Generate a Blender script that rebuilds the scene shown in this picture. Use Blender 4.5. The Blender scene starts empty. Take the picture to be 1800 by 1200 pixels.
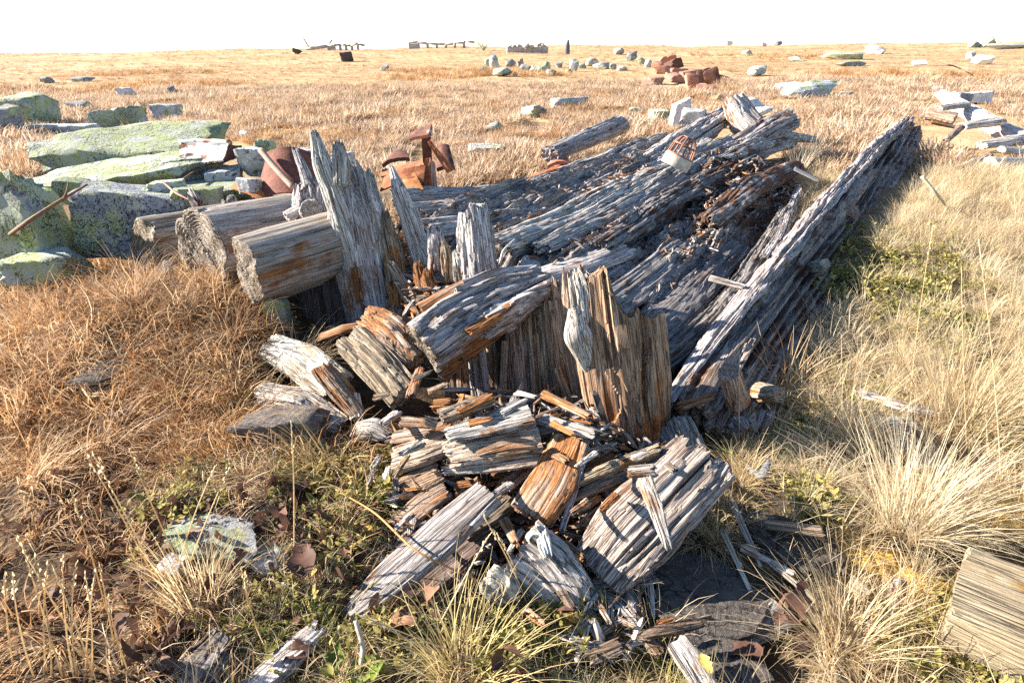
import bpy, bmesh, math, random
import numpy as np
from mathutils import Vector, Matrix

# ------------------------------------------------------------------ camera, world, sun, exposure
SC = bpy.context.scene
COL = SC.collection
F = 1100.0                                  # focal length in photograph pixels (1800 wide)
PITCH = math.atan((600 - 86) / F)
CAM = np.array([0.0, 0.0, 1.35])
RM = Matrix.Rotation(math.pi / 2 - PITCH, 3, 'X') @ Matrix.Rotation(math.radians(-0.62), 3, 'Z')
RN = np.array(RM)
cd = bpy.data.cameras.new('camera')
cam = bpy.data.objects.new('camera', cd)
COL.objects.link(cam)
cam.matrix_world = Matrix.Translation(Vector(CAM)) @ RM.to_4x4()
cd.sensor_width = 36
cd.lens = F / 1800 * 36
cd.clip_start = 0.02
cd.clip_end = 3000
SC.camera = cam

SUN_AZ = math.radians(-78)                  # from +Y, negative = to the left
SUN_EL = math.radians(24)
sdir = Vector((math.sin(SUN_AZ) * math.cos(SUN_EL), math.cos(SUN_AZ) * math.cos(SUN_EL), math.sin(SUN_EL)))
world = bpy.data.worlds.new('World')
SC.world = world
world.use_nodes = True
wn = world.node_tree.nodes
wl = world.node_tree.links
sky = wn.new('ShaderNodeTexSky')
sky.sky_type = 'NISHITA'
sky.sun_disc = False
sky.sun_elevation = SUN_EL
sky.sun_rotation = SUN_AZ
sky.altitude = 1000
sky.dust_density = 0.15
sky.ozone_density = 3.0
sky.air_density = 1.0
wl.new(sky.outputs[0], wn['Background'].inputs[0])
wn['Background'].inputs[1].default_value = 0.065
sl = bpy.data.lights.new('sun', 'SUN')
sl.energy = 5.0
sl.angle = math.radians(0.5)
sl.color = (1.0, 0.92, 0.82)
sun = bpy.data.objects.new('sun', sl)
COL.objects.link(sun)
sun.rotation_euler = sdir.to_track_quat('Z', 'Y').to_euler()
SC.view_settings.view_transform = 'Standard'
SC.view_settings.look = 'None'
SC.view_settings.gamma = 1.0
SC.view_settings.use_curve_mapping = False
SC.view_settings.exposure = 2.12
SC.cycles.use_denoising = False
SC.cycles.max_bounces = 6
SC.cycles.transparent_max_bounces = 4

# ------------------------------------------------------------------ noise
def _h(ix, iy, iz, seed):
    h = (ix.astype(np.uint32) * np.uint32(374761393) + iy.astype(np.uint32) * np.uint32(668265263)
         + iz.astype(np.uint32) * np.uint32(2147483647) + np.uint32((seed * 974711 + 12345) & 0xffffffff))
    h = (h ^ (h >> np.uint32(13))) * np.uint32(1274126177)
    h = (h ^ (h >> np.uint32(16))) * np.uint32(2246822519)
    h = h ^ (h >> np.uint32(15))
    return (h & np.uint32(0xffffff)).astype(np.float64) / 0xffffff * 2 - 1

def vn(x, y, z=0.0, seed=0):
    x, y, z = np.broadcast_arrays(np.asarray(x, float), np.asarray(y, float), np.asarray(z, float))
    fx, fy, fz = np.floor(x), np.floor(y), np.floor(z)
    ix, iy, iz = fx.astype(np.int64), fy.astype(np.int64), fz.astype(np.int64)
    u, v, w = x - fx, y - fy, z - fz
    u, v, w = u * u * (3 - 2 * u), v * v * (3 - 2 * v), w * w * (3 - 2 * w)
    def c(a, b, d): return _h(ix + a, iy + b, iz + d, seed)
    x00 = c(0, 0, 0) * (1 - u) + c(1, 0, 0) * u
    x10 = c(0, 1, 0) * (1 - u) + c(1, 1, 0) * u
    x01 = c(0, 0, 1) * (1 - u) + c(1, 0, 1) * u
    x11 = c(0, 1, 1) * (1 - u) + c(1, 1, 1) * u
    return (x00 * (1 - v) + x10 * v) * (1 - w) + (x01 * (1 - v) + x11 * v) * w

def fbm(x, y, z=0.0, o=4, seed=0, g=0.5):
    r, a, t, f = 0.0, 1.0, 0.0, 1.0
    for i in range(o):
        r = r + a * vn(np.asarray(x) * f, np.asarray(y) * f, np.asarray(z) * f, seed + i * 17)
        t += a; a *= g; f *= 2.03
    return r / t

def sstep(a, b, x):
    t = np.clip((np.asarray(x, float) - a) / (b - a), 0, 1)
    return t * t * (3 - 2 * t)

# ------------------------------------------------------------------ places: a pixel of the photo and a distance give a point
def ray(u, v):
    return RN @ np.array([(u - 900) / F, -(v - 600) / F, -1.0])
def P(u, v, y):
    d = ray(u, v); return CAM + d * (y / d[1])
def PZ(u, v, z):
    d = ray(u, v); return CAM + d * ((z - CAM[2]) / d[2])
def depth(p):
    return -(RN.T @ (np.asarray(p) - CAM))[2]
def proj(p):
    q = (np.asarray(p) - CAM) @ RN
    z = np.maximum(-q[..., 2], 1e-3)
    return 900 + F * q[..., 0] / z, 600 - F * q[..., 1] / z, -q[..., 2]

def hgt(x, y):
    x = np.asarray(x, float); y = np.asarray(y, float)
    h = 0.20 * sstep(2.3, 4.6, y)
    h = h + 0.30 * np.exp(-((x + 1.55) / 0.95) ** 2 - ((y - 2.75) / 0.6) ** 2)
    h = h - 0.16 * np.exp(-((x + 0.55) / 0.42) ** 2 - ((y - 2.75) / 0.35) ** 2)
    h = h + 0.05 * np.exp(-((x + 1.0) / 0.6) ** 2 - ((y - 1.6) / 0.5) ** 2)
    h = h + 0.08 * np.exp(-((x - 2.2) / 0.8) ** 2 - ((y - 2.8) / 1.2) ** 2)
    h = h - 0.06 * np.exp(-((x - 0.55) / 0.3) ** 2 - ((y - 1.15) / 0.25) ** 2)
    near = 1 - sstep(8, 20, y)
    h = h + near * (0.035 * fbm(x * 1.6, y * 1.6, 0, 3, 5) + 0.022 * fbm(x * 5, y * 5, 0, 2, 9))
    far = sstep(9, 30, y)
    h = h + sstep(3.8, 6, y) * (1 - sstep(20, 34, y)) * (0.11 * fbm(x * 1.1, y * 1.1, 0, 3, 51) + 0.06 * fbm(x * .35, y * .35, 0, 2, 53))
    h = h + far * (0.16 * fbm(x / 5, y / 5, 0, 3, 21) + 0.8 * sstep(30, 110, y) * fbm(x / 22, y / 22, 0, 3, 33))
    h = h + sstep(28, 125, y) * 1.35
    r = np.hypot(x, y)
    h = h - 0.00012 * np.maximum(r - 90, 0) ** 2 * (r < 6000)
    return h

_T = np.concatenate([np.linspace(0.5, 12, 1200), np.geomspace(12.05, 400, 800)])
def G(u, v, lift=0.0):
    d = ray(u, v); d = d / d[1]
    p = CAM[None] + d[None] * _T[:, None]
    s = p[:, 2] - hgt(p[:, 0], p[:, 1]) - lift
    k = np.argmax(s < 0)
    if s[k] >= 0: k = len(_T) - 1
    if k == 0: return p[0]
    a = s[k - 1] / (s[k - 1] - s[k] + 1e-12)
    return p[k - 1] * (1 - a) + p[k] * a
def ground(x, y): return float(hgt(x, y))

# ------------------------------------------------------------------ scene helpers
def tag(o, label=None, cat=None, group=None, kind=None):
    if label: o['label'] = label
    if cat: o['category'] = cat
    if group: o['group'] = group
    if kind: o['kind'] = kind
    return o

def mesh_obj(name, V, faces, mat, parent=None, origin=None, attrs=None, smooth=True, sharp=None):
    V = np.asarray(V, float)
    if origin is None: origin = V.mean(0)
    origin = np.asarray(origin, float)
    me = bpy.data.meshes.new(name)
    if isinstance(faces, np.ndarray):
        n, k = faces.shape
        me.vertices.add(len(V)); me.vertices.foreach_set('co', (V - origin).ravel())
        me.loops.add(n * k); me.loops.foreach_set('vertex_index', faces.ravel().astype(np.int32))
        me.polygons.add(n)
        me.polygons.foreach_set('loop_start', np.arange(0, n * k, k, dtype=np.int32))
        me.polygons.foreach_set('loop_total', np.full(n, k, dtype=np.int32))
        me.update(calc_edges=True)
    else:
        me.from_pydata([tuple(p) for p in V - origin], [], faces)
    me.validate()
    for k, a in (attrs or {}).items():
        a = np.asarray(a, np.float32)
        if a.ndim == 2:
            at = me.attributes.new(k, 'FLOAT_VECTOR', 'POINT'); at.data.foreach_set('vector', a.ravel())
        else:
            at = me.attributes.new(k, 'FLOAT', 'POINT'); at.data.foreach_set('value', a)
    me.polygons.foreach_set('use_smooth', np.full(len(me.polygons), smooth))
    if sharp: me.set_sharp_from_angle(angle=math.radians(sharp))
    if mat: me.materials.append(mat)
    o = bpy.data.objects.new(name, me)
    COL.objects.link(o)
    o.location = origin
    if parent:
        o.parent = parent
        o.matrix_parent_inverse = parent_inv(parent)
    return o

def parent_inv(p):
    m = Matrix.LocRotScale(p.location, p.rotation_euler, p.scale)
    return m.inverted()

def empty(name, loc, label, cat, group=None):
    o = bpy.data.objects.new(name, None)
    COL.objects.link(o); o.location = loc
    o.empty_display_size = 0.05
    return tag(o, label, cat, group)

# ------------------------------------------------------------------ materials
class NT:
    def __init__(s, name):
        s.m = bpy.data.materials.new(name); s.m.use_nodes = True
        s.t = s.m.node_tree; s.bsdf = s.t.nodes['Principled BSDF']; s.out = s.t.nodes['Material Output']
    def n(s, ty, ins=None, **kw):
        nd = s.t.nodes.new(ty)
        for k, v in kw.items(): setattr(nd, k, v)
        for k, v in (ins or {}).items(): s.put(nd.inputs[k], v)
        return nd
    def put(s, sock, v):
        if isinstance(v, bpy.types.NodeSocket): s.t.links.new(v, sock)
        elif isinstance(v, bpy.types.Node): s.t.links.new(v.outputs[0], sock)
        else:
            if isinstance(v, (tuple, list)) and len(v) == 3 and sock.type == 'RGBA': v = (*v, 1)
            sock.default_value = v
    def attr(s, name, out='Fac'): return s.n('ShaderNodeAttribute', attribute_name=name).outputs[out]
    def noise(s, vec, scale, detail=4, rough=0.55, dist=0.0):
        return s.n('ShaderNodeTexNoise', {'Vector': vec, 'Scale': scale, 'Detail': detail, 'Roughness': rough, 'Distortion': dist}).outputs['Fac']
    def ramp(s, fac, stops, interp='LINEAR'):
        nd = s.n('ShaderNodeValToRGB', {'Fac': fac}); cr = nd.color_ramp; cr.interpolation = interp
        while len(cr.elements) < len(stops): cr.elements.new(0.5)
        for e, (p, c) in zip(cr.elements, stops):
            e.position = p; e.color = (c, c, c, 1) if isinstance(c, (int, float)) else (*c, 1)
        return nd.outputs[0]
    def math(s, op, a, b=0.0, clamp=False):
        nd = s.n('ShaderNodeMath', operation=op, use_clamp=clamp); s.put(nd.inputs[0], a); s.put(nd.inputs[1], b); return nd.outputs[0]
    def mix(s, f, a, b, mode='MIX'):
        nd = s.n('ShaderNodeMix', data_type='RGBA', blend_type=mode)
        s.put(nd.inputs['Factor'], f)
        ci = [i for i in nd.inputs if i.type == 'RGBA']
        s.put(ci[0], a); s.put(ci[1], b)
        return [o for o in nd.outputs if o.type == 'RGBA'][0]
    def rng(s, v, a, b, c=0.0, d=1.0):
        return s.n('ShaderNodeMapRange', {'Value': v, 'From Min': a, 'From Max': b, 'To Min': c, 'To Max': d}).outputs[0]
    def fin(s, col, rough=0.85, bump=None, bs=0.6, bd=0.005, spec=0.25):
        s.put(s.bsdf.inputs['Base Color'], col); s.put(s.bsdf.inputs['Roughness'], rough)
        s.put(s.bsdf.inputs['Specular IOR Level'], spec)
        if bump is not None:
            b = s.n('ShaderNodeBump', {'Height': bump, 'Strength': bs, 'Distance': bd})
            s.put(s.bsdf.inputs['Normal'], b.outputs[0])
        return s.m

def mat_wood(name, dark, mid, light, rot_dark=(0.10, 0.035, 0.012), rot_light=(0.42, 0.17, 0.05), bs=0.9, bd=0.008, moss=0.0, fibre=210):
    t = NT(name)
    fib = t.attr('fib', 'Vector'); rot = t.attr('rot'); endg = t.attr('endg')
    oi = t.n('ShaderNodeObjectInfo')
    obj = t.n('ShaderNodeTexCoord').outputs['Object']
    fine = t.noise(fib, fibre, 7, 0.72)
    midn = t.noise(fib, 34, 5, 0.62, 0.12)
    long_ = t.n('ShaderNodeVectorMath', {0: fib, 1: (1.0, 1.0, 0.45)}, operation='MULTIPLY').outputs[0]
    patch = t.noise(obj, 7, 5, 0.6)
    tone = t.math('ADD', t.math('MULTIPLY', fine, 0.62), t.math('MULTIPLY', midn, 0.38))
    grey = t.ramp(tone, [(0.34, dark), (0.47, mid), (0.60, light)])
    warm = t.mix(t.math('MULTIPLY', t.rng(patch, 0.42, 0.66), 0.55), grey, t.mix(0.5, grey, (0.30, 0.20, 0.12)))
    rf = t.math('ADD', rot, t.math('MULTIPLY', t.math('SUBTRACT', patch, 0.5), 1.3))
    rf = t.math('ADD', rf, t.math('MULTIPLY', t.math('SUBTRACT', midn, 0.5), 0.9))
    rf = t.rng(rf, 0.42, 0.66)
    rc = t.ramp(fine, [(0.33, rot_dark), (0.52, tuple(0.5 * (a + b) for a, b in zip(rot_dark, rot_light))), (0.68, rot_light)])
    col = t.mix(rf, warm, rc)
    ckn = t.noise(long_, 36, 2, 0.5, 0.1); ckf = t.noise(long_, 110, 2, 0.5, 0.1)
    cka = t.ramp(ckn, [(0.0, 1.0), (0.478, 1.0), (0.5, 0.0), (0.522, 1.0)])
    ckb = t.ramp(ckf, [(0.0, 1.0), (0.47, 1.0), (0.5, 0.25), (0.53, 1.0)])
    ck = t.math('MINIMUM', cka, ckb)
    ckm = t.mix(t.math('MULTIPLY', t.math('SUBTRACT', 1.0, ck), 0.9), col, (0.016, 0.011, 0.009))
    # end grain: growth rings
    sep = t.n('ShaderNodeSeparateXYZ', {'Vector': fib})
    pv = t.n('ShaderNodeCombineXYZ', {'X': sep.outputs[0], 'Y': sep.outputs[1], 'Z': 0.0})
    ln = t.n('ShaderNodeVectorMath', {0: pv.outputs[0]}, operation='LENGTH').outputs['Value']
    ring = t.math('SINE', t.math('ADD', t.math('MULTIPLY', ln, 620.0), t.math('MULTIPLY', t.noise(pv.outputs[0], 14, 3), 16.0)))
    ringc = t.ramp(t.math('ADD', t.math('MULTIPLY', ring, 0.14), t.math('MULTIPLY', t.noise(pv.outputs[0], 60, 4), 1.0)),
                   [(0.25, (0.06, 0.04, 0.028)), (0.5, (0.24, 0.18, 0.13)), (0.75, (0.46, 0.40, 0.32))])
    ckm = t.mix(t.math('MULTIPLY', endg, 0.8), ckm, ringc)
    if moss:
        mp = t.rng(t.noise(obj, 11, 5, 0.7), 0.60, 0.68)
        ckm = t.mix(t.math('MULTIPLY', mp, moss), ckm, (0.28, 0.30, 0.20))
    col = t.mix(1.0, ckm, oi.outputs['Color'], 'MULTIPLY')
    hb = t.math('ADD', t.math('MULTIPLY', fine, 0.8), t.math('MULTIPLY', ck, 0.6))
    hb = t.math('ADD', hb, t.math('MULTIPLY', midn, 0.6))
    hb = t.math('ADD', hb, t.math('MULTIPLY', t.math('MULTIPLY', ring, endg), 0.12))
    return t.fin(col, 0.8, hb, bs, bd, 0.3)

WOOD = {
    'grey':  mat_wood('silvered_wood', (0.10, 0.088, 0.08), (0.33, 0.30, 0.275), (0.66, 0.62, 0.58)),
    'deck':  mat_wood('dark_silvered_wood', (0.05, 0.042, 0.038), (0.205, 0.183, 0.168), (0.50, 0.47, 0.445), (0.03, 0.014, 0.008), (0.20, 0.09, 0.04)),
    'brown': mat_wood('brown_weathered_wood', (0.075, 0.045, 0.027), (0.25, 0.17, 0.11), (0.52, 0.42, 0.32), (0.10, 0.032, 0.008), (0.52, 0.22, 0.065)),
    'pale':  mat_wood('bleached_and_sunlit_wood', (0.20, 0.16, 0.12), (0.50, 0.44, 0.37), (0.78, 0.73, 0.66), (0.15, 0.06, 0.02), (0.5, 0.24, 0.09)),  # also used where sunlight on the wood is put into the colour
    'log':   mat_wood('smooth_log_wood', (0.13, 0.095, 0.07), (0.30, 0.24, 0.19), (0.50, 0.44, 0.38), bs=0.6, bd=0.005),
    'beam':  mat_wood('yellowed_beam_wood', (0.16, 0.13, 0.08), (0.42, 0.37, 0.25), (0.62, 0.57, 0.42), (0.25, 0.13, 0.03), (0.5, 0.33, 0.08), moss=0.6),
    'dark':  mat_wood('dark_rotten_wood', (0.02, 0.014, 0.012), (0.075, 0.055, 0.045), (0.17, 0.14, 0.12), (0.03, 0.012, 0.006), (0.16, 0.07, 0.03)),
}

# ------------------------------------------------------------------ wood: one closed splintered body along a centre line
def wood(name, pts, w, t=1.0, up=(0, -0.25, 1), e=2.0, jag=(0.02, 0.02), rot=(0.2, 0.2), rotn=0.35, low=0.10, groove=0.10,
         terr=0.0, nu=72, nv=60, seed=1, mat='grey', parent=None, color=None, top=None, gk=3.0, label=None, cat=None, group=None,
         bury=0.0, ncr=9, tlen=0.30, px=True, cutend=False, endg=(0, 0), twist=0.0, under=0.0, sharp=38):
    """pts: points in space; w: full widths in photo pixels there (px) or metres."""
    pts = [np.asarray(p, float) for p in pts]
    ws = [(wi * depth(p) / F / 2 if px else wi / 2) for wi, p in zip(w, pts)] if isinstance(w, (list, tuple)) else [(w * depth(p) / F / 2 if px else w / 2) for p in pts]
    A = np.array(pts); seg = np.r_[0, np.cumsum(np.linalg.norm(np.diff(A, axis=0), axis=1))]
    Lt = seg[-1]
    if len(pts) > 2:                                        # smooth the line a little
        tt = np.linspace(0, Lt, 60)
        Q = np.stack([np.interp(tt, seg, A[:, k]) for k in range(3)], 1); W = np.interp(tt, seg, ws)
        for _ in range(14):
            Q[1:-1] = (Q[:-2] + 2 * Q[1:-1] + Q[2:]) / 4; W[1:-1] = (W[:-2] + 2 * W[1:-1] + W[2:]) / 4
    else:
        tt = np.linspace(0, Lt, 12); Q = np.stack([np.interp(tt, seg, A[:, k]) for k in range(3)], 1); W = np.interp(tt, seg, ws)
    up = np.asarray(up, float)
    wm = float(np.mean(ws))
    # section outline, evenly spaced round the edge
    th = np.linspace(0, 2 * math.pi, 720, endpoint=False)
    cx = np.sign(np.cos(th)) * np.abs(np.cos(th)) ** (2 / e); cy = np.sign(np.sin(th)) * np.abs(np.sin(th)) ** (2 / e) * t
    ds = np.hypot(np.diff(np.r_[cx, cx[0]]), np.diff(np.r_[cy, cy[0]])); cs = np.r_[0, np.cumsum(ds)]
    ui = np.linspace(0, cs[-1], nu, endpoint=False)
    X = np.interp(ui, cs, np.r_[cx, cx[0]]); Y = np.interp(ui, cs, np.r_[cy, cy[0]])
    tx = np.roll(X, -1) - np.roll(X, 1); ty = np.roll(Y, -1) - np.roll(Y, 1); ll = np.hypot(tx, ty) + 1e-9
    nx, ny = ty / ll, -tx / ll
    def cut(ex, ey, a, sd):
        if cutend and sd == seed + 40:
            rim = np.clip(np.hypot(ex, ey / max(t, .3)) - .8, 0, 1) * 5
            return a * (0.5 + 0.55 * fbm(ex * .9 + 5, ey * .9, 0, 2, sd) + 0.25 * rim * np.clip(vn(ex * 3, ey * 3, 0, sd + 2), 0, 1))
        q = 0.55 * (fbm(ex * 1.7 + 9, ey * 1.7 / max(t, .3) + 3, 0, 2, sd) + 1) * 0.5 + 0.75 * np.clip(vn(ex * 4.2, ey * 4.2 / max(t, .4) , 0, sd + 3) * 0.9 + 0.1, 0, 1) ** 1.3 + 0.25 * np.clip(vn(ex * 9, ey * 9, 0, sd + 5), 0, 1)
        return a * q
    def body(ex, ey, L):                                    # section coords + length (m) -> point and fibre coords
        f = L / Lt
        i = np.clip(f, 0, 1) * (len(tt) - 1)
        C = np.stack([np.interp(i, np.arange(len(tt)), Q[:, k]) for k in range(3)], -1)
        C = C + (np.minimum(L, 0) + np.maximum(L - Lt, 0))[..., None] * ((A[-1] - A[0]) / np.linalg.norm(A[-1] - A[0]))
        R = np.interp(i, np.arange(len(tt)), W)
        j = np.clip(i, 0.5, len(tt) - 1.5)
        T = np.stack([np.interp(j + .5, np.arange(len(tt)), Q[:, k]) - np.interp(j - .5, np.arange(len(tt)), Q[:, k]) for k in range(3)], -1)
        T = T / (np.linalg.norm(T, axis=-1, keepdims=True) + 1e-9)
        S = np.cross(T, up); S = S / (np.linalg.norm(S, axis=-1, keepdims=True) + 1e-9)
        N = np.cross(S, T)
        a = twist * f
        xx = ex * np.cos(a) - ey * np.sin(a); yy = ex * np.sin(a) + ey * np.cos(a)
        return C + S * (xx * R)[..., None] + N * (yy * R)[..., None], R
    s = np.linspace(0, 1, nv)
    c0 = cut(X, Y, jag[0], seed + 40); c1 = cut(X, Y, jag[1], seed + 60)
    if top is not None: c1 = c1 + top(X, Y / t)
    Lg = c0[None] + (Lt - c1 - c0)[None] * s[:, None]
    Xg = np.broadcast_to(X, Lg.shape); Yg = np.broadcast_to(Y, Lg.shape)
    k = 1 / wm
    mt = min(1.0, t)
    d = low * fbm(Xg * 1.1, Yg * 1.1 / mt, Lg * k * 0.45, 3, seed)
    g1 = np.abs(vn(Xg * gk, Yg * gk / mt * 0.8, Lg * k * 0.10, seed + 7)); g2 = np.abs(vn(Xg * gk * 2.4, Yg * gk * 2.4, Lg * k * 0.16, seed + 8))
    cr = np.clip(1 - g1 * 5.0, 0, 1) ** 1.2 + 0.28 * np.clip(1 - g2 * 4.0, 0, 1)
    msk = 0.35 + 0.65 * sstep(-.2, .4, fbm(Xg * 1.2, Yg * 1.2, Lg * k * 0.3, 2, seed + 19))
    d = d - groove * cr * msk + 0.14 * groove * fbm(Xg * gk * 2.3, Yg * gk * 2.3, Lg * k * 0.7, 2, seed + 9)
    rc_ = np.random.RandomState(seed + 500); ug = np.broadcast_to(ui[None] / cs[-1], Lg.shape); fg = Lg / Lt
    for _ in range(int(ncr)):                               # single deep checks, each its own length, width and depth
        uk = rc_.rand(); a0 = rc_.uniform(-.3, .8); a1 = a0 + rc_.uniform(.3, 1.0); wd = rc_.uniform(.006, .02) + 0.4 / nu; dp = rc_.uniform(.6, 2.2) * groove
        du = ug - uk - 0.035 * vn(fg * 3.0, uk * 9, 0, seed + 31) - rc_.uniform(-.03, .03) * fg; du = np.abs(du - np.round(du))
        e_ = np.clip(np.minimum(fg - a0, a1 - fg) * 6, 0, 1)
        hit = np.clip(1 - du / wd, 0, 1) ** .7 * e_; d = d - dp * hit; cr = np.maximum(cr, hit * .8)
        sd_ = du if False else (ug - uk - np.round(ug - uk)); d = d + 0.25 * dp * np.exp(-np.maximum(sd_, 0) / .06) * (sd_ > 0) * e_
    if terr:
        q = fbm(Xg * 1.5, Yg * 1.5 / mt, Lg * k * tlen, 3, seed + 11) * 2.9
        d = d + terr * (np.floor(q * 1.4) / 1.4 + 0.10 * (q * 1.4 - np.floor(q * 1.4)))
    ex = Xg + nx[None] * d * mt; ey = Yg + ny[None] * d * mt
    Pt, R = body(ex, ey, Lg)
    V = [Pt.reshape(-1, 3)]; FB = [np.stack([ex * R, ey * R, Lg * 0.042], -1).reshape(-1, 3)]
    rb = rot[0] + (rot[1] - rot[0]) * s[:, None] + rotn * fbm(Xg * 1.3, Yg * 1.3, Lg * k * 0.5, 3, seed + 13) + 0.30 * np.clip(cr, 0, 1) * (groove > 0.03) - under * Yg / t
    RO = [rb.ravel()]; EG = [np.zeros(Lg.size)]
    faces = []
    idx = np.arange(nv * nu).reshape(nv, nu)
    a = idx[:-1]; b = np.roll(idx, -1, 1)[:-1]; c = np.roll(idx, -1, 1)[1:]; dd = idx[1:]
    faces.append(np.stack([a, b, c, dd], -1).reshape(-1, 4))
    off = nv * nu
    for end in (0, 1):
        if end == 0 and cutend: ring0 = idx[0]
        ring = idx[0] if end == 0 else idx[-1]
        exr, eyr = (ex[0], ey[0]) if end == 0 else (ex[-1], ey[-1])
        for rf in (0.86, 0.68, 0.48, 0.26, 0.02):
            x2 = exr * rf; y2 = eyr * rf
            cc = cut(x2, y2, jag[end], seed + (40 if end == 0 else 60))
            if end == 1 and top is not None: cc = cc + top(x2, y2 / t)
            L2 = cc if end == 0 else Lt - cc
            p2, R2 = body(x2, y2, L2)
            V.append(p2); FB.append(np.stack([x2 * R2, y2 * R2, L2 * 0.042], -1))
            RO.append(np.full(nu, rot[end] + 0.12)); EG.append(np.full(nu, float(endg[end])))
            r2 = np.arange(off, off + nu); off += nu
            q = np.stack([ring, r2, np.roll(r2, -1), np.roll(ring, -1)], -1) if end == 0 else np.stack([ring, np.roll(ring, -1), np.roll(r2, -1), r2], -1)
            faces.append(q); ring = r2
    V = np.concatenate(V); faces = np.concatenate(faces)
    FBs = np.concatenate(FB); FBs[:, 2] += seed * 3.7
    org = A[0] if (label and A[0][2] <= A[-1][2]) else (A[-1] if label else A.mean(0))
    o = mesh_obj(name, V, faces, WOOD[mat] if isinstance(mat, str) else mat, parent, org,
                 {'fib': FBs, 'rot': np.concatenate(RO), 'endg': np.concatenate(EG)}, True, sharp)
    cl = color or 1.0
    rr = random.Random(seed)
    if isinstance(cl, (int, float)): cl = (cl * (1 + rr.uniform(-.05, .05)), cl * (1 + rr.uniform(-.03, .03)), cl * (1 + rr.uniform(-.05, .05)))
    o.color = (*cl, 1)
    if label: tag(o, label, cat, group)
    if cutend:                                              # a sawn end: a ridged disc of growth rings, its own part
        T = (A[-1] - A[0]) / np.linalg.norm(A[-1] - A[0])
        V2, FB2 = [], []; rs = np.linspace(1.0, 0.02, 40)
        for rf in rs:
            x2 = ex[0] * rf; y2 = ey[0] * rf
            L2 = cut(x2, y2, jag[0], seed + 40) - 0.004 - 0.004 * np.sin(rf * 90 + 6 * fbm(x2 * 2, y2 * 2, 0, 2, seed)) * (rf < 0.99) + 0.008 * fbm(x2 * 3, y2 * 3, 0, 3, seed + 77)
            p2, R2 = body(x2 * 1.003, y2 * 1.003, L2 * (rf < 0.99) + (L2 + 0.01) * (rf >= 0.99))
            V2.append(p2); FB2.append(np.stack([x2 * R2, y2 * R2, L2 * 0], -1))
        n2 = len(rs); id2 = np.arange(n2 * nu).reshape(n2, nu)
        fc = np.stack([id2[:-1], id2[1:], np.roll(id2, -1, 1)[1:], np.roll(id2, -1, 1)[:-1]], -1).reshape(-1, 4)
        c = mesh_obj('cut_end', np.concatenate(V2), fc, WOOD['brown'], o, A[0],
                     {'fib': np.concatenate(FB2), 'rot': np.zeros(n2 * nu), 'endg': np.ones(n2 * nu)}, True)
        c.color = (*cl, 1)
    return o

# ------------------------------------------------------------------ more materials
def mat_ground():
    t = NT('moor_ground')
    geo = t.n('ShaderNodeNewGeometry').outputs['Position']
    sep = t.n('ShaderNodeSeparateXYZ', {'Vector': geo})
    n1 = t.noise(geo, 9, 7, 0.65); n2 = t.noise(geo, 0.55, 6, 0.65); n3 = t.noise(geo, 60, 5, 0.7); n4 = t.noise(geo, 0.09, 4)
    soil = t.ramp(n1, [(0.3, (0.022, 0.014, 0.009)), (0.5, (0.075, 0.05, 0.03)), (0.7, (0.17, 0.115, 0.06))])
    straw = t.ramp(t.math('ADD', t.math('MULTIPLY', n2, 0.6), t.math('MULTIPLY', n3, 0.4)),
                   [(0.32, (0.20, 0.12, 0.05)), (0.48, (0.42, 0.28, 0.14)), (0.62, (0.58, 0.43, 0.26))])
    straw = t.mix(t.math('MULTIPLY', t.rng(n4, 0.45, 0.62), 0.5), straw, (0.36, 0.20, 0.085))
    f = t.rng(sep.outputs[1], 3.0, 9.0)
    col = t.mix(f, soil, straw)
    return t.fin(col, 0.95, t.math('ADD', n1, t.math('MULTIPLY', n3, 0.4)), 0.8, 0.03, 0.1)

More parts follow.
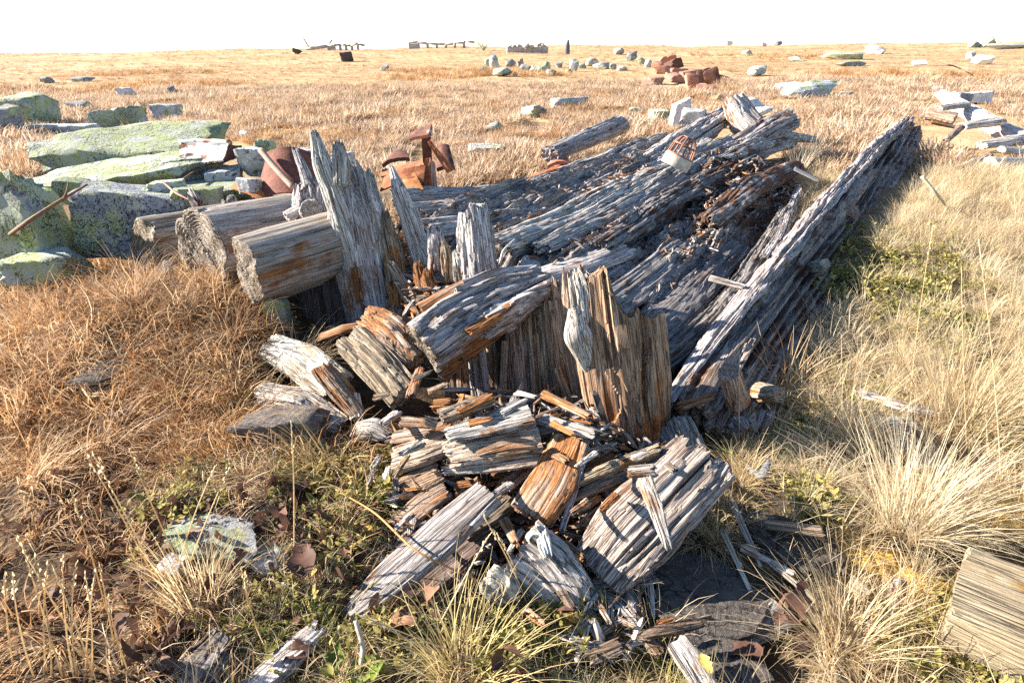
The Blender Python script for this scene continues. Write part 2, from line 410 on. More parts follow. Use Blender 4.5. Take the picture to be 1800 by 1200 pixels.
def mat_rock(name, lichen=0.6, pale=0.2, spots=0.3, base=((0.16, 0.16, 0.165), (0.34, 0.34, 0.35))):
    t = NT(name)
    ob = t.n('ShaderNodeTexCoord').outputs['Object']
    oi = t.n('ShaderNodeObjectInfo')
    rv = t.n('ShaderNodeVectorMath', {0: ob}, operation='ADD'); t.put(rv.inputs[1], t.n('ShaderNodeCombineXYZ', {'X': t.math('MULTIPLY', oi.outputs['Random'], 40.0), 'Y': 3.0, 'Z': 1.0}).outputs[0])
    v = rv.outputs[0]
    n1 = t.noise(v, 45, 6, 0.7); n2 = t.noise(v, 6, 6, 0.68, 0.4); n3 = t.noise(v, 13, 6, 0.7, 0.5); n4 = t.noise(v, 120, 3, 0.6)
    col = t.ramp(n1, [(0.3, base[0]), (0.7, base[1])])
    lic = t.ramp(n4, [(0.3, (0.20, 0.235, 0.07)), (0.6, (0.38, 0.42, 0.155)), (0.75, (0.49, 0.52, 0.26))])
    lic = t.mix(t.rng(n3, 0.42, 0.6), lic, (0.36, 0.39, 0.30))
    vw = t.n('ShaderNodeVectorMath', {0: v}, operation='ADD'); t.put(vw.inputs[1], t.n('ShaderNodeVectorMath', {0: t.n('ShaderNodeTexNoise', {'Vector': v, 'Scale': 16.0, 'Detail': 5.0}).outputs['Color'], 1: (.16, .16, .16)}, operation='MULTIPLY').outputs[0])
    pt = t.n('ShaderNodeTexVoronoi', {'Vector': vw.outputs[0], 'Scale': 5.0}); pr = t.n('ShaderNodeSeparateColor', {'Color': pt.outputs['Color']}).outputs[0]
    m = t.math('MULTIPLY', t.rng(t.math('ADD', pt.outputs['Distance'], t.math('MULTIPLY', t.math('SUBTRACT', n1, 0.5), 0.5)), 0.60, 0.54), t.rng(pr, lichen + .1, lichen - .0))
    m = t.math('MAXIMUM', m, t.rng(t.math('ADD', n2, t.math('MULTIPLY', t.math('SUBTRACT', n1, 0.5), 0.5)), 0.71 - 0.28 * lichen, 0.75 - 0.28 * lichen))
    lic = t.mix(t.rng(pr, 0.55, 0.9), lic, (0.40, 0.42, 0.36))
    col = t.mix(t.math('MULTIPLY', m, 0.9), col, lic)
    pm = t.rng(t.noise(v, 8.5, 6, 0.7), 0.70 - 0.25 * pale, 0.73 - 0.25 * pale)
    col = t.mix(pm, col, t.ramp(n1, [(0.3, (0.45, 0.45, 0.43)), (0.7, (0.68, 0.67, 0.64))]))
    vo = t.n('ShaderNodeTexVoronoi', {'Vector': t.n('ShaderNodeVectorMath', {0: v, 1: t.n('ShaderNodeTexNoise', {'Vector': v, 'Scale': 20.0, 'Detail': 4.0}).outputs['Color']}, operation='ADD').outputs[0], 'Scale': 13.0, 'Randomness': 1.0})
    sp = t.math('ADD', t.math('SUBTRACT', vo.outputs['Distance'], 0.40), t.math('MULTIPLY', t.math('SUBTRACT', n1, 0.5), 0.7))
    sm = t.math('MULTIPLY', t.rng(sp, 0.0, -0.05), t.rng(t.noise(v, 5.0, 3), 0.58 - 0.22 * spots, 0.61 - 0.22 * spots))
    col = t.mix(sm, col, (0.025, 0.025, 0.027))
    cr = t.ramp(t.noise(v, 5.0, 4, 0.6, 0.6), [(0, 1.0), (0.488, 1.0), (0.5, 0.12), (0.512, 1.0)])
    col = t.mix(1.0, col, cr, 'MULTIPLY')
    col = t.mix(1.0, col, oi.outputs['Color'], 'MULTIPLY')
    return t.fin(col, 0.9, t.math('ADD', t.math('MULTIPLY', n3, 1.0), t.math('MULTIPLY', n1, 0.5)), 0.8, 0.02, 0.2)

ROCK = {'green': mat_rock('lichen_granite', 1.15, 0.12, 0.35), 'spot': mat_rock('spotted_granite', 0.62, 0.0, 1.0, ((0.17, 0.18, 0.20), (0.34, 0.35, 0.38))),
        'pale': mat_rock('pale_granite', 0.45, 0.5, 0.1, ((0.32, 0.32, 0.31), (0.52, 0.52, 0.51))), 'white': mat_rock('white_quartz', -0.1, 0.9, 0.0, ((0.5, 0.5, 0.5), (0.75, 0.74, 0.72))),
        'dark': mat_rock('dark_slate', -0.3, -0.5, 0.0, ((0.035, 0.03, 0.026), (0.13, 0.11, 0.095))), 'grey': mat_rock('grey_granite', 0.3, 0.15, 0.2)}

def mat_rust(name, a=(0.10, 0.028, 0.012), b=(0.30, 0.095, 0.035), c=(0.45, 0.19, 0.09)):
    t = NT(name)
    ob = t.n('ShaderNodeTexCoord').outputs['Object']
    n1 = t.noise(ob, 14, 8, 0.7); n2 = t.noise(ob, 90, 4, 0.7)
    col = t.ramp(t.math('ADD', t.math('MULTIPLY', n1, 0.65), t.math('MULTIPLY', n2, 0.35)), [(0.33, a), (0.5, b), (0.68, c)])
    return t.fin(col, 0.8, t.math('ADD', n1, n2), 0.5, 0.006, 0.3)
RUST = mat_rust('rusted_iron'); RUSTD = mat_rust('dark_rusted_iron', (0.035, 0.012, 0.008), (0.10, 0.035, 0.02), (0.2, 0.08, 0.04)); RUSTO = mat_rust('orange_rusted_iron', (0.22, 0.07, 0.02), (0.45, 0.17, 0.05), (0.6, 0.28, 0.1))
def mat_enamel():
    t = NT('chipped_enamel')
    ob = t.n('ShaderNodeTexCoord').outputs['Object']
    n1 = t.noise(ob, 7, 6, 0.7, 0.4); n2 = t.noise(ob, 60, 3)
    col = t.mix(t.rng(n1, 0.53, 0.58), (0.72, 0.70, 0.64), t.ramp(n2, [(0.3, (0.08, 0.03, 0.015)), (0.7, (0.32, 0.13, 0.05))]))
    return t.fin(col, 0.45, n1, 0.3, 0.003, 0.5)
ENAMEL = mat_enamel()
def mat_plain(name, col, rough=0.85, var=0.25, scale=30, bd=0.004):
    t = NT(name)
    ob = t.n('ShaderNodeTexCoord').outputs['Object']
    n1 = t.noise(ob, scale, 6, 0.65)
    c = t.ramp(n1, [(0.3, tuple(x * (1 - var) for x in col)), (0.7, tuple(min(.9, x * (1 + var)) for x in col))])
    return t.fin(c, rough, n1, 0.5, bd, 0.25)

def mat_leafy(name, stops, trans=0.35, rndw=0.5, rough=0.7):
    """grass and leaves: colour from the piece's own tone and from the plant's random number, light passes through."""
    t = NT(name)
    tone = t.attr('tone'); oi = t.n('ShaderNodeObjectInfo'); ir = oi.outputs['Random']
    f = t.math('ADD', t.math('MULTIPLY', tone, 1 - rndw), t.math('MULTIPLY', ir, rndw))
    col = t.ramp(f, stops)
    ao = t.n('ShaderNodeTexCoord').outputs['Object']
    n = t.noise(ao, 70, 3)
    col = t.mix(0.5, col, t.mix(1.0, col, t.ramp(n, [(0.3, 0.55), (0.7, 1.25)]), 'MULTIPLY'))
    col = t.mix(1.0, col, oi.outputs['Color'], 'MULTIPLY')
    t.fin(col, rough, None, spec=0.2)
    tr = t.n('ShaderNodeBsdfTranslucent', {'Color': col})
    ms = t.n('ShaderNodeMixShader', {0: trans})
    t.put(ms.inputs[1], t.bsdf.outputs[0]); t.put(ms.inputs[2], tr.outputs[0])
    t.put(t.out.inputs['Surface'], ms.outputs[0])
    return t.m
GR_BROWN = mat_leafy('dead_sedge', [(0.10, (0.10, 0.045, 0.022)), (0.30, (0.30, 0.14, 0.052)), (0.50, (0.56, 0.315, 0.13)), (0.75, (0.76, 0.58, 0.36))])
GR_GOLD = mat_leafy('golden_straw', [(0.10, (0.48, 0.35, 0.18)), (0.4, (0.65, 0.51, 0.31)), (0.7, (0.76, 0.64, 0.43)), (0.95, (0.84, 0.75, 0.56))], 0.5)
GR_MOOR = mat_leafy('moor_grass', [(0.10, (0.20, 0.10, 0.05)), (0.4, (0.43, 0.275, 0.155)), (0.7, (0.60, 0.45, 0.30)), (0.95, (0.74, 0.62, 0.46))])
GR_FAR = mat_leafy('hazed_moor_grass', [(0.10, (0.26, 0.14, 0.075)), (0.4, (0.47, 0.32, 0.195)), (0.7, (0.63, 0.48, 0.335)), (0.95, (0.75, 0.64, 0.49))])  # paler copy of the moor grass: distance haze put into the colour
GR_YG = mat_leafy('fading_grass', [(0.1, (0.33, 0.25, 0.07)), (0.4, (0.55, 0.42, 0.17)), (0.9, (0.70, 0.57, 0.30))])
GR_GREEN = mat_leafy('yellow_green_grass', [(0.1, (0.17, 0.17, 0.03)), (0.5, (0.36, 0.33, 0.07)), (0.9, (0.52, 0.44, 0.16))])
LEAF_GREEN = mat_leafy('green_ground_cover', [(0.1, (0.07, 0.09, 0.022)), (0.4, (0.24, 0.22, 0.06)), (0.65, (0.46, 0.39, 0.13)), (0.95, (0.52, 0.36, 0.11))])
LEAF_DEAD = mat_leafy('dead_leaf', [(0.1, (0.06, 0.03, 0.022)), (0.5, (0.125, 0.062, 0.042)), (0.9, (0.27, 0.145, 0.085))], 0.2)
LEAF_YEL = mat_leafy('yellow_leaf', [(0.1, (0.42, 0.30, 0.07)), (0.9, (0.55, 0.42, 0.13))], 0.25)
LEAF_GRN = mat_leafy('green_leaf', [(0.1, (0.16, 0.22, 0.03)), (0.9, (0.26, 0.30, 0.06))], 0.35)
MOSS = mat_plain('orange_moss', (0.34, 0.21, 0.035), 0.95, 0.6, 60, 0.012)

# ------------------------------------------------------------------ ground
gx = np.sinh(np.linspace(-6.0, 6.0, 341)) * 2.0 * 0.75
gy = np.concatenate([np.linspace(-6, 0.4, 12), np.linspace(0.45, 6.5, 200), np.geomspace(6.56, 420, 110)])
GX, GY = np.meshgrid(gx, gy)
GZ = hgt(GX, GY)
n0, n1 = GX.shape
ix = np.arange(n0 * n1).reshape(n0, n1)
gf = np.stack([ix[:-1, :-1], ix[:-1, 1:], ix[1:, 1:], ix[1:, :-1]], -1).reshape(-1, 4)
tag(mesh_obj('ground', np.stack([GX, GY, GZ], -1).reshape(-1, 3), gf, mat_ground(), origin=(0, 0, 0)), kind='structure')

# ------------------------------------------------------------------ rocks
_ico = {}
def ico(n):
    if n not in _ico:
        bm = bmesh.new(); bmesh.ops.create_icosphere(bm, subdivisions=n, radius=1)
        _ico[n] = (np.array([v.co[:] for v in bm.verts]), np.array([[v.index for v in f.verts] for f in bm.faces])); bm.free()
    return _ico[n]
def rock(u, v, w, h, label, mat='green', seed=1, y=None, dep=1.0, boxy=0.5, yaw=None, tilt=(0, 0), sub=4, color=1.0, group=None, cat='rock', name='rock', sink=0.15, rough=0.06, fill=1.0):
    """(u,v): photo pixel of the middle of the visible rock; w,h: its size in photo pixels; dep: depth over width."""
    rr = random.Random(seed); rs = np.random.RandomState(seed)
    if sub == 3 and boxy == 0.5: boxy = -0.4; rough = .11
    base = G(u, v + h * 0.5) if y is None else P(u, v + h * 0.5, y)
    dd = depth(base); W = w * dd / F; Hh = h * dd / F
    D = W * dep
    ang = math.atan2(CAM[2] - base[2], base[1])
    Z = max(0.05 * W, (Hh - D * math.sin(ang) * 0.55) / math.cos(ang)) if True else Hh
    Vd, fc = ico(sub)
    pl = []
    for ax, sg in ((0, 1), (0, -1), (1, 1), (1, -1), (2, 1), (2, -1)):
        nrm = np.zeros(3); nrm[ax] = sg; nrm = nrm + rs.uniform(-.28, .28, 3) * (1.2 - boxy); pl.append((nrm / np.linalg.norm(nrm), 0.5 * rs.uniform(.85, 1.0)))
    for _ in range(7):
        nrm = rs.normal(size=3); nrm /= np.linalg.norm(nrm); pl.append((nrm, rs.uniform(.48, .66) + 0.16 * boxy))
    r = np.full(len(Vd), 9.0)
    for nrm, d0 in pl:
        q = Vd @ nrm; r = np.where(q > 0.05, np.minimum(r, d0 / np.maximum(q, 0.05)), r)
    p = Vd * r[:, None]
    nz = fbm(p[:, 0] * 2.2, p[:, 1] * 2.2, p[:, 2] * 2.2, 4, seed) * rough * 1.6 + np.abs(fbm(p[:, 0] * 5, p[:, 1] * 5, p[:, 2] * 5, 3, seed + 5)) * rough
    p = p * (1 + nz)[:, None]
    p = p * np.array([W, D, Z * (1 + sink)])
    m = Matrix.Rotation(yaw if yaw is not None else rr.uniform(-.3, .3), 3, 'Z') @ Matrix.Rotation(tilt[0], 3, 'X') @ Matrix.Rotation(tilt[1], 3, 'Y')
    p = p @ np.array(m).T
    c = base + np.array([0, D * 0.42, 0])
    p = p + c; p[:, 2] += base[2] - c[2] - p[:, 2].min() + c[2] - base[2] + (base[2] - p[:, 2].mean()) * 0 - Z * sink + (base[2] - base[2])
    zmin = p[:, 2].min(); p[:, 2] += base[2] - Z * sink - zmin
    o = mesh_obj(name, p, fc, ROCK[mat], None, (c[0], c[1], base[2]), None, True, 42)
    o.color = (color, color, color, 1)
    return tag(o, label, cat, group)

R_ = rock
# the heap of lichen boulders
R_(225, 288, 255, 72, 'broad pale green lichen slab topping the boulder heap', 'green', 3, y=4.55, dep=.6, boxy=.45, color=.85, tilt=(.2, .08), rough=.11)
R_(205, 328, 300, 56, 'long green lichen ledge under the broad topmost slab', 'green', 11, y=4.0, dep=.4, boxy=.5, tilt=(.12, -.08), rough=.12)
R_(243, 392, 225, 116, 'squared grey boulder with black lichen spots behind the sawn logs', 'spot', 9, y=3.45, dep=.45, boxy=1.0, yaw=.05, tilt=(.0, .08), rough=.05)
R_(42, 425, 150, 180, 'big green boulder with a white left face beside the bare twig', 'green', 8, y=3.3, dep=.7, boxy=.2, yaw=-.3, rough=.14)
R_(70, 470, 120, 60, 'low green rock at the foot of the big green boulder', 'green', 148, y=3.1, dep=.7, boxy=.2)
R_(20, 330, 60, 34, 'small green stone behind the big green boulder at the left edge', 'green', 149, y=3.9, dep=.7, boxy=.3)
R_(120, 330, 60, 30, 'dark green wedge between ledge and spotted boulder', 'green', 150, y=3.75, dep=.6, boxy=.2, color=.8)
R_(330, 300, 70, 34, 'dim lichen block at the right end of the ledge', 'green', 151, y=4.1, dep=.6, boxy=.5, color=.75)
R_(270, 250, 80, 22, 'back edge stone behind the broad topmost slab', 'green', 152, y=5.1, dep=.6, boxy=.4)
R_(98, 268, 88, 34, 'small mossy rock tucked left of the broad topmost slab', 'green', 14, y=4.9, dep=.9)
R_(390, 318, 62, 50, 'yellowish white block below the chipped enamel basin', 'pale', 15, y=4.0, dep=.9, boxy=.9, color=1.1)
R_(445, 284, 44, 46, 'round cream boulder left of the rusted sheet', 'pale', 17, y=4.1, dep=.9, boxy=.2, color=1.1)
R_(468, 266, 30, 34, 'little greenish rock above the round cream boulder', 'green', 18, y=4.4, dep=.9, boxy=.5)
R_(352, 342, 160, 44, 'low dark green lichen rock between ledge and rusted sheet', 'green', 19, y=3.75, dep=.8, boxy=.6, color=.8)
R_(290, 334, 58, 34, 'white faced wedge of stone above the spotted boulder', 'pale', 20, y=3.6, dep=.8, boxy=.8, color=1.1)
R_(435, 328, 36, 26, 'small bluish white stone at the foot of the rusted sheet', 'pale', 21, y=3.7, dep=.9, boxy=.2)
R_(340, 350, 80, 44, 'dark green lichen stone directly behind the thickest log', 'green', 22, y=3.5, dep=.8, color=.85)
R_(525, 278, 50, 26, 'pale lichen stone peeping out behind the splintered post', 'pale', 24, y=4.3, dep=.9)
R_(600, 282, 40, 26, 'pale stone half hidden between post spikes', 'pale', 25, y=4.3)
# rocks further left
R_(30, 200, 84, 56, 'large green faceted boulder at the left edge of the moor', 'green', 31, dep=.9, boxy=.7)
R_(4, 215, 44, 40, 'greyish boulder cut off by the left edge', 'grey', 32, dep=.9)
R_(105, 226, 112, 16, 'flat pale slab lying in grass left of two humped rocks', 'pale', 33, dep=.35, boxy=1)
R_(181, 212, 36, 34, 'left of two humped green rocks in the grass', 'green', 34)
R_(220, 206, 56, 34, 'right of two humped green rocks in the grass', 'green', 35, dep=.7)
R_(238, 216, 30, 18, 'flat white stone at the foot of two humped rocks', 'pale', 36)
R_(290, 200, 40, 26, 'solitary whitish pyramid rock right of the humped rocks', 'pale', 37, boxy=.3)
R_(218, 164, 24, 14, 'small white stone far left on the moor', 'white', 38, sub=3)
R_(138, 188, 32, 14, 'low grey stone above the flat pale slab', 'grey', 39, sub=3)
R_(78, 142, 16, 10, 'tiny grey stone under the left horizon', 'grey', 40, sub=3)
R_(140, 140, 40, 8, 'long low grey stone under the left horizon', 'grey', 41, sub=3, dep=.5)
R_(608, 101, 21, 16, 'dark rounded rock alone near the horizon', 'dark', 42, sub=3, boxy=.3)
R_(677, 121, 12, 8, 'pinhead grey stone below the dark rounded rock', 'grey', 43, sub=3)
R_(522, 92, 12, 7, 'dark little stone on the horizon left of timber remains', 'dark', 44, sub=3)
R_(432, 239, 22, 12, 'white stone in grass behind the boulder heap', 'white', 45, sub=3)
R_(298, 160, 14, 10, 'dim grey stone in a dark hollow of the moor', 'grey', 46, sub=3)
# row of broken stones in the middle distance
rr = random.Random(5)
row = [(858, 110, 16, 14), (868, 112, 20, 20), (882, 126, 42, 18), (897, 112, 18, 14), (915, 113, 14, 12), (925, 118, 24, 14), (946, 122, 34, 16), (962, 116, 14, 22), (968, 128, 22, 12), (983, 114, 18, 12), (1009, 114, 18, 24), (1024, 116, 14, 10), (1040, 110, 26, 14), (1060, 116, 30, 12), (1078, 118, 14, 10), (1088, 90, 22, 11), (1110, 100, 18, 14), (1128, 108, 16, 12), (1140, 112, 14, 14), (1095, 120, 20, 10), (850, 120, 10, 8), (1000, 125, 12, 8)]
rlab = ['first small pale stone at the left end of the row of broken stones', 'green sided pyramid stone at the left end of the stone row', 'largest white oblong stone in front of the stone row', 'blue grey block just above the white oblong stone',
        'small dark green block in the stone row', 'yellowish wide block in the stone row', 'pale wide block in the middle of the stone row', 'tall narrow stone standing in the middle of the stone row', 'bluish stone at the foot of the tall narrow stone', 'small grey wedge right of the tall narrow stone',
        'bright pointed pyramid stone in the stone row', 'low stone right of the bright pyramid stone', 'hazy cream boulder at the right part of the stone row', 'long low stone at the right part of the stone row', 'little grey stone ending the low stretch of the row',
        'white boulder with dark right face nearest the horizon', 'grey boulder below the white boulder near the horizon', 'pale block touching the rust red heap', 'dark sided block beside the rust red heap', 'cream stone in grass before the rust red heap', 'crumb of pale stone before the row', 'crumb of grey stone between row and grass']
for i, ((u, v, w, h), lb) in enumerate(zip(row, rlab)):
    R_(u, v + h * .1, w * .85, h * .8, lb, rr.choice(['pale', 'grey', 'green', 'green']) if i not in (2, 10, 15) else 'pale', 60 + i, sub=3, dep=.8, boxy=rr.uniform(-1.1, -.2), rough=.14, group='row of broken stones', color=rr.uniform(.85, 1.2))
# right middle distance
R_(1432, 162, 88, 28, 'big white peaked rock in the grass', 'pale', 93, dep=.6, boxy=-.9, rough=.18, color=1.1)
R_(1390, 156, 50, 18, 'white shoulder stone left of the peaked rock', 'white', 91, dep=.7, boxy=-.2)
R_(1486, 166, 18, 9, 'small grey stone right of the peaked rock', 'grey', 92, sub=3)
R_(1334, 127, 28, 14, 'cream stone on grass above the peaked rock', 'pale', 93, sub=3)
R_(1736, 77, 28, 12, 'lichen block on the right horizon', 'green', 94, sub=3, color=1.1)
R_(1716, 79, 16, 10, 'leaning slab on the right horizon beside the lichen block', 'grey', 95, sub=3)
R_(1772, 82, 56, 9, 'long low rock ledge on the right horizon', 'pale', 96, sub=3, dep=.4)
R_(1733, 108, 26, 12, 'white stone below the right horizon', 'white', 97, sub=3)
R_(1708, 100, 12, 11, 'small cream stone left of the white stone below the horizon', 'pale', 98, sub=3)
R_(1545, 90, 28, 12, 'white rock under the horizon right of centre', 'white', 99, sub=3)
R_(1490, 100, 60, 10, 'greenish long rock under the horizon right of centre', 'green', 100, sub=3, dep=.5)
R_(1400, 104, 18, 9, 'cream stone left of the greenish long rock', 'pale', 101, sub=3)
R_(1620, 112, 22, 9, 'faint white stone in pale grass far right', 'white', 102, sub=3)
R_(1500, 113, 60, 8, 'flat grey slab in pale grass far right', 'grey', 103, sub=3, dep=.3)
R_(1315, 94, 16, 8, 'tiny cream stone above the rust red heap', 'pale', 104, sub=3)
R_(1342, 79, 12, 6, 'pale stone on the skyline above the peaked rock', 'white', 105, sub=3)
R_(1368, 77, 10, 6, 'grey stone on the skyline above the peaked rock', 'grey', 106, sub=3)
R_(1282, 77, 12, 6, 'cream stone on the skyline above the rust red heap', 'white', 107, sub=3)
# stones round the far end of the roof logs
R_(1196, 202, 30, 42, 'upright white pointed stone behind the roof logs', 'white', 110, dep=.8, boxy=.4)
R_(1160, 206, 30, 20, 'cream stone left of the upright pointed stone', 'pale', 111)
R_(1122, 196, 26, 14, 'pale stone in the grass behind the roof logs', 'pale', 112, sub=3)
R_(1222, 206, 44, 24, 'grey green block wedged behind the roof logs', 'pale', 113, y=7.2)
R_(1322, 185, 34, 16, 'bright white stone behind the leaning log stump', 'white', 114, sub=3, y=7.9)
R_(1340, 196, 26, 14, 'bright white chip of stone right of the leaning log stump', 'white', 115, sub=3, y=7.8)
R_(1512, 228, 44, 14, 'white stone in pale grass left of the diagonal beam', 'white', 116, sub=3)
R_(1725, 174, 40, 18, 'cream stone behind the bleached plank heap', 'white', 117)
R_(1695, 172, 26, 15, 'grey stone on top of the bleached plank heap', 'grey', 118, y=8.6)
R_(1655, 158, 16, 10, 'white stone left behind the bleached plank heap', 'white', 119, sub=3)
R_(1000, 184, 70, 22, 'long pale stone lying in the middle grass', 'pale', 120, dep=.5, boxy=.5, yaw=.5)
R_(935, 198, 40, 18, 'grey stone at the left end of the long pale stone', 'grey', 121, sub=3)
R_(850, 268, 60, 22, 'whitish stone bedded in moss right of the iron bracket', 'pale', 122, dep=.7)
R_(868, 226, 26, 14, 'dark grey stone in the grass above the iron bracket', 'grey', 123, sub=3)
# foreground stones
R_(505, 758, 140, 66, 'dark rough stone under the white broken plank', 'dark', 130, dep=.6, boxy=.0, color=1.5, rough=.13)
R_(356, 955, 150, 60, 'whitish lichen rock half buried in brown grass', 'pale', 131, dep=.7, boxy=-.6, color=.6, rough=.16, sink=.5)
R_(462, 992, 60, 36, 'pale rounded stone right of the half buried lichen rock', 'pale', 132, boxy=-.4, color=.75)
R_(300, 1000, 50, 34, 'bluish pale stone left below the half buried lichen rock', 'grey', 134, boxy=.3, color=1.3)
R_(160, 672, 80, 56, 'dark blue grey stone sunk among brown sedge', 'dark', 133, boxy=.1, color=1.0, sink=.4, rough=.12)
R_(487, 552, 40, 60, 'pale stone propped under the front sawn log', 'pale', 135, y=2.62, boxy=.5, color=.75)
R_(425, 548, 110, 60, 'black stone beneath the sawn logs with their shadow in its colour', 'dark', 136, y=2.75, boxy=.3, color=.8)  # near-black tone includes the shadow under the logs
R_(930, 478, 38, 34, 'grey stone lying on the rotten deck behind the fallen log', 'grey', 137, y=2.75, boxy=.7)

# dark slates in the foreground right
def slate(pix, z, th, label, seed, color=1.0):
    V0 = [PZ(u, v, z) for u, v in pix]; n = len(V0)
    C = np.mean(V0, 0)
    rings = []; m = 60
    seg = [np.linspace(0, 1, m // n + 1, endpoint=False)] * n
    loop = np.concatenate([V0[i] + (V0[(i + 1) % n] - V0[i]) * seg[i][:, None] for i in range(n)])
    dv = loop - C
    loop = C + dv * (1 + 0.05 * vn(dv[:, 0] * 22, dv[:, 1] * 22, 0, seed) + 0.03 * vn(dv[:, 0] * 60, dv[:, 1] * 60, 0, seed + 1))[:, None]
    V = []; k = len(loop)
    V.append(loop - [0, 0, th]); V.append(loop)
    for rf in (0.985, 0.9, 0.75, 0.55, 0.35, 0.15, 0.01):
        q = C + (loop - C) * rf; q[:, 2] = z + 0.006 * fbm(q[:, 0] * 9, q[:, 1] * 9, 0, 4, seed) + 0.004 * np.floor(fbm(q[:, 0] * 4, q[:, 1] * 4, 0, 2, seed + 4) * 3) + 0.003
        V.append(q)
    N = len(V); id_ = np.arange(N * k).reshape(N, k)
    fc = np.stack([id_[:-1], np.roll(id_, -1, 1)[:-1], np.roll(id_, -1, 1)[1:], id_[1:]], -1).reshape(-1, 4)
    o = mesh_obj('slate_slab', np.concatenate(V), fc, ROCK['dark'], None, C - [0, 0, th], None, True, 40)
    o.color = (color, color, color, 1)
    return tag(o, label, 'slab')
slate([(1145, 960), (1260, 985), (1365, 1050), (1330, 1110), (1240, 1150), (1150, 1080)], 0.0, .05, 'black slate slab lying beside the grooved plank end', 3, 1.1)
slate([(1285, 885), (1440, 925), (1490, 985), (1480, 1015), (1410, 1000), (1330, 950)], 0.03, .05, 'dark slate slab under golden grass roots', 5, 0.8)
slate([(1250, 1120), (1330, 1130), (1360, 1200), (1270, 1230), (1235, 1190)], 0.0, .04, 'small dark slate at the bottom edge beside the yellow leaf', 7, 1.0)

# ------------------------------------------------------------------ the rotten roof deck
c00, c10, c11, c01 = P(690, 385, 3.45), P(1150, 660, 2.32), P(1410, 320, 5.3), P(1180, 240, 6.7)
na, nb = 320, 240
a_, b_ = np.meshgrid(np.linspace(0, 1, na), np.linspace(0, 1, nb), indexing='ij')
B = ((1 - a_) * (1 - b_))[..., None] * c00 + ((1 - a_) * b_)[..., None] * c10 + (a_ * b_)[..., None] * c11 + (a_ * (1 - b_))[..., None] * c01
la, lb = a_ * 4.0, b_ * 1.7
hh = 0.10 * fbm(la * 0.8, lb * 7, 0, 4, 301) + 0.04 * fbm(la * 2.5, lb * 26, 0, 3, 305) + 0.02 * fbm(la * 9, lb * 12, 0, 3, 309) - 0.04 * np.clip(1 - np.abs(vn(la * .5, lb * 8, 0, 311)) * 5, 0, 1)
q = fbm(la * 2, lb * 9, 0, 3, 315) * 3; hh = hh + 0.018 * (np.floor(q) + 0.2 * (q - np.floor(q)))
edge = np.minimum(np.minimum(b_, 1 - b_) * 14, np.minimum(a_, 1 - a_) * 20); hh = hh - 0.12 * (1 - np.clip(edge, 0, 1)) + 0.06 + 0.014 * fbm(la * 4, lb * 60, 0, 2, 331)
B[..., 2] += hh
ix = np.arange(na * nb).reshape(na, nb)
fc = np.stack([ix[:-1, :-1], ix[1:, :-1], ix[1:, 1:], ix[:-1, 1:]], -1).reshape(-1, 4)[:, ::-1]
rotv = 0.30 + 0.55 * sstep(.35, .8, b_) * sstep(.35, .7, a_) + 0.35 * fbm(la * 1.5, lb * 4, 0, 3, 320)
tag(mesh_obj('rotten_wood_mass', B.reshape(-1, 3), fc, WOOD['deck'], None, c10, {'fib': np.stack([lb, hh * 1.2, la * .055], -1).reshape(-1, 3), 'rot': rotv.ravel(), 'endg': np.zeros(na * nb)}, True, 50),
    'crumbling dark roof wood sloping down between the roof logs and the diagonal beam', 'rotten wood', kind='stuff')

def logp(*a): return [P(*q) for q in a]
LG = 'logs of the collapsed roof'
UPL = (0.15, -0.3, 1)
def dlog(pts, w, label, seed, **k):
    kw = dict(t=.5, up=UPL, tlen=.14, jag=(.15, .12), rot=(.12, .15), low=.34, groove=.24, terr=.16, nu=120, nv=170, gk=2.0, ncr=14, mat='deck', color=1.25, cat='log', group=LG)  # tint raised to put the sunlit crests of the upper logs into the colour
    kw.update(k); return wood('roof_log', logp(*pts), w, seed=seed, label=label, **kw)
dlog([(690, 352, 3.75), (850, 345, 4.3), (960, 322, 4.9), (1172, 240, 7.0)], [62, 58, 50, 30], 'uppermost roof log, its dark cracked edge against the moss and grass', 21)
dlog([(720, 376, 3.5), (930, 352, 4.2), (1060, 305, 5.1), (1180, 262, 6.0)], [56, 58, 50, 34], 'second roof log with deep dark gashes along its side', 22)
dlog([(735, 408, 3.25), (960, 385, 3.9), (1110, 305, 5.1), (1270, 205, 7.4)], [60, 66, 56, 44], 'long roof log running up to the far heap beneath the wire cage lamp', 23, color=1.5)
dlog([(870, 432, 3.05), (1010, 380, 3.8), (1160, 300, 5.1), (1250, 250, 6.1)], [50, 62, 50, 34], 'smooth bulging roof log with a curled pale splinter on it', 24, color=1.6, groove=.16)
dlog([(940, 440, 3.1), (1100, 362, 4.1), (1240, 275, 5.7), (1300, 245, 6.6)], [40, 46, 44, 36], 'roof log with knobbly crest right of the wire cage lamp', 25)
dlog([(900, 508, 2.68), (1000, 478, 2.95), (1108, 435, 3.4)], [62, 60, 44], 'short blue grey plank behind the splintered stump top', 26, color=1.7, t=.4, groove=.08, terr=.03)
dlog([(1050, 440, 3.2), (1180, 350, 4.3), (1330, 268, 6.0)], [44, 46, 40], 'crumbled roof log in the middle of the deck', 27, rot=(.3, .5), t=.5, low=.5, terr=.3, color=.8)  # low tint here and below: decay plus the slope's shade in the colour
dlog([(1010, 572, 2.5), (1110, 512, 2.85), (1210, 430, 3.5)], [66, 70, 50], 'dark grooved roof plank just behind the big stump', 28, t=.22, terr=.3, low=.5, color=.8)
dlog([(1090, 622, 2.38), (1190, 545, 2.75), (1300, 425, 3.7)], [72, 72, 50], 'blackened roof plank above the hollow by the diagonal beam', 29, t=.2, terr=.3, low=.5, color=.7)
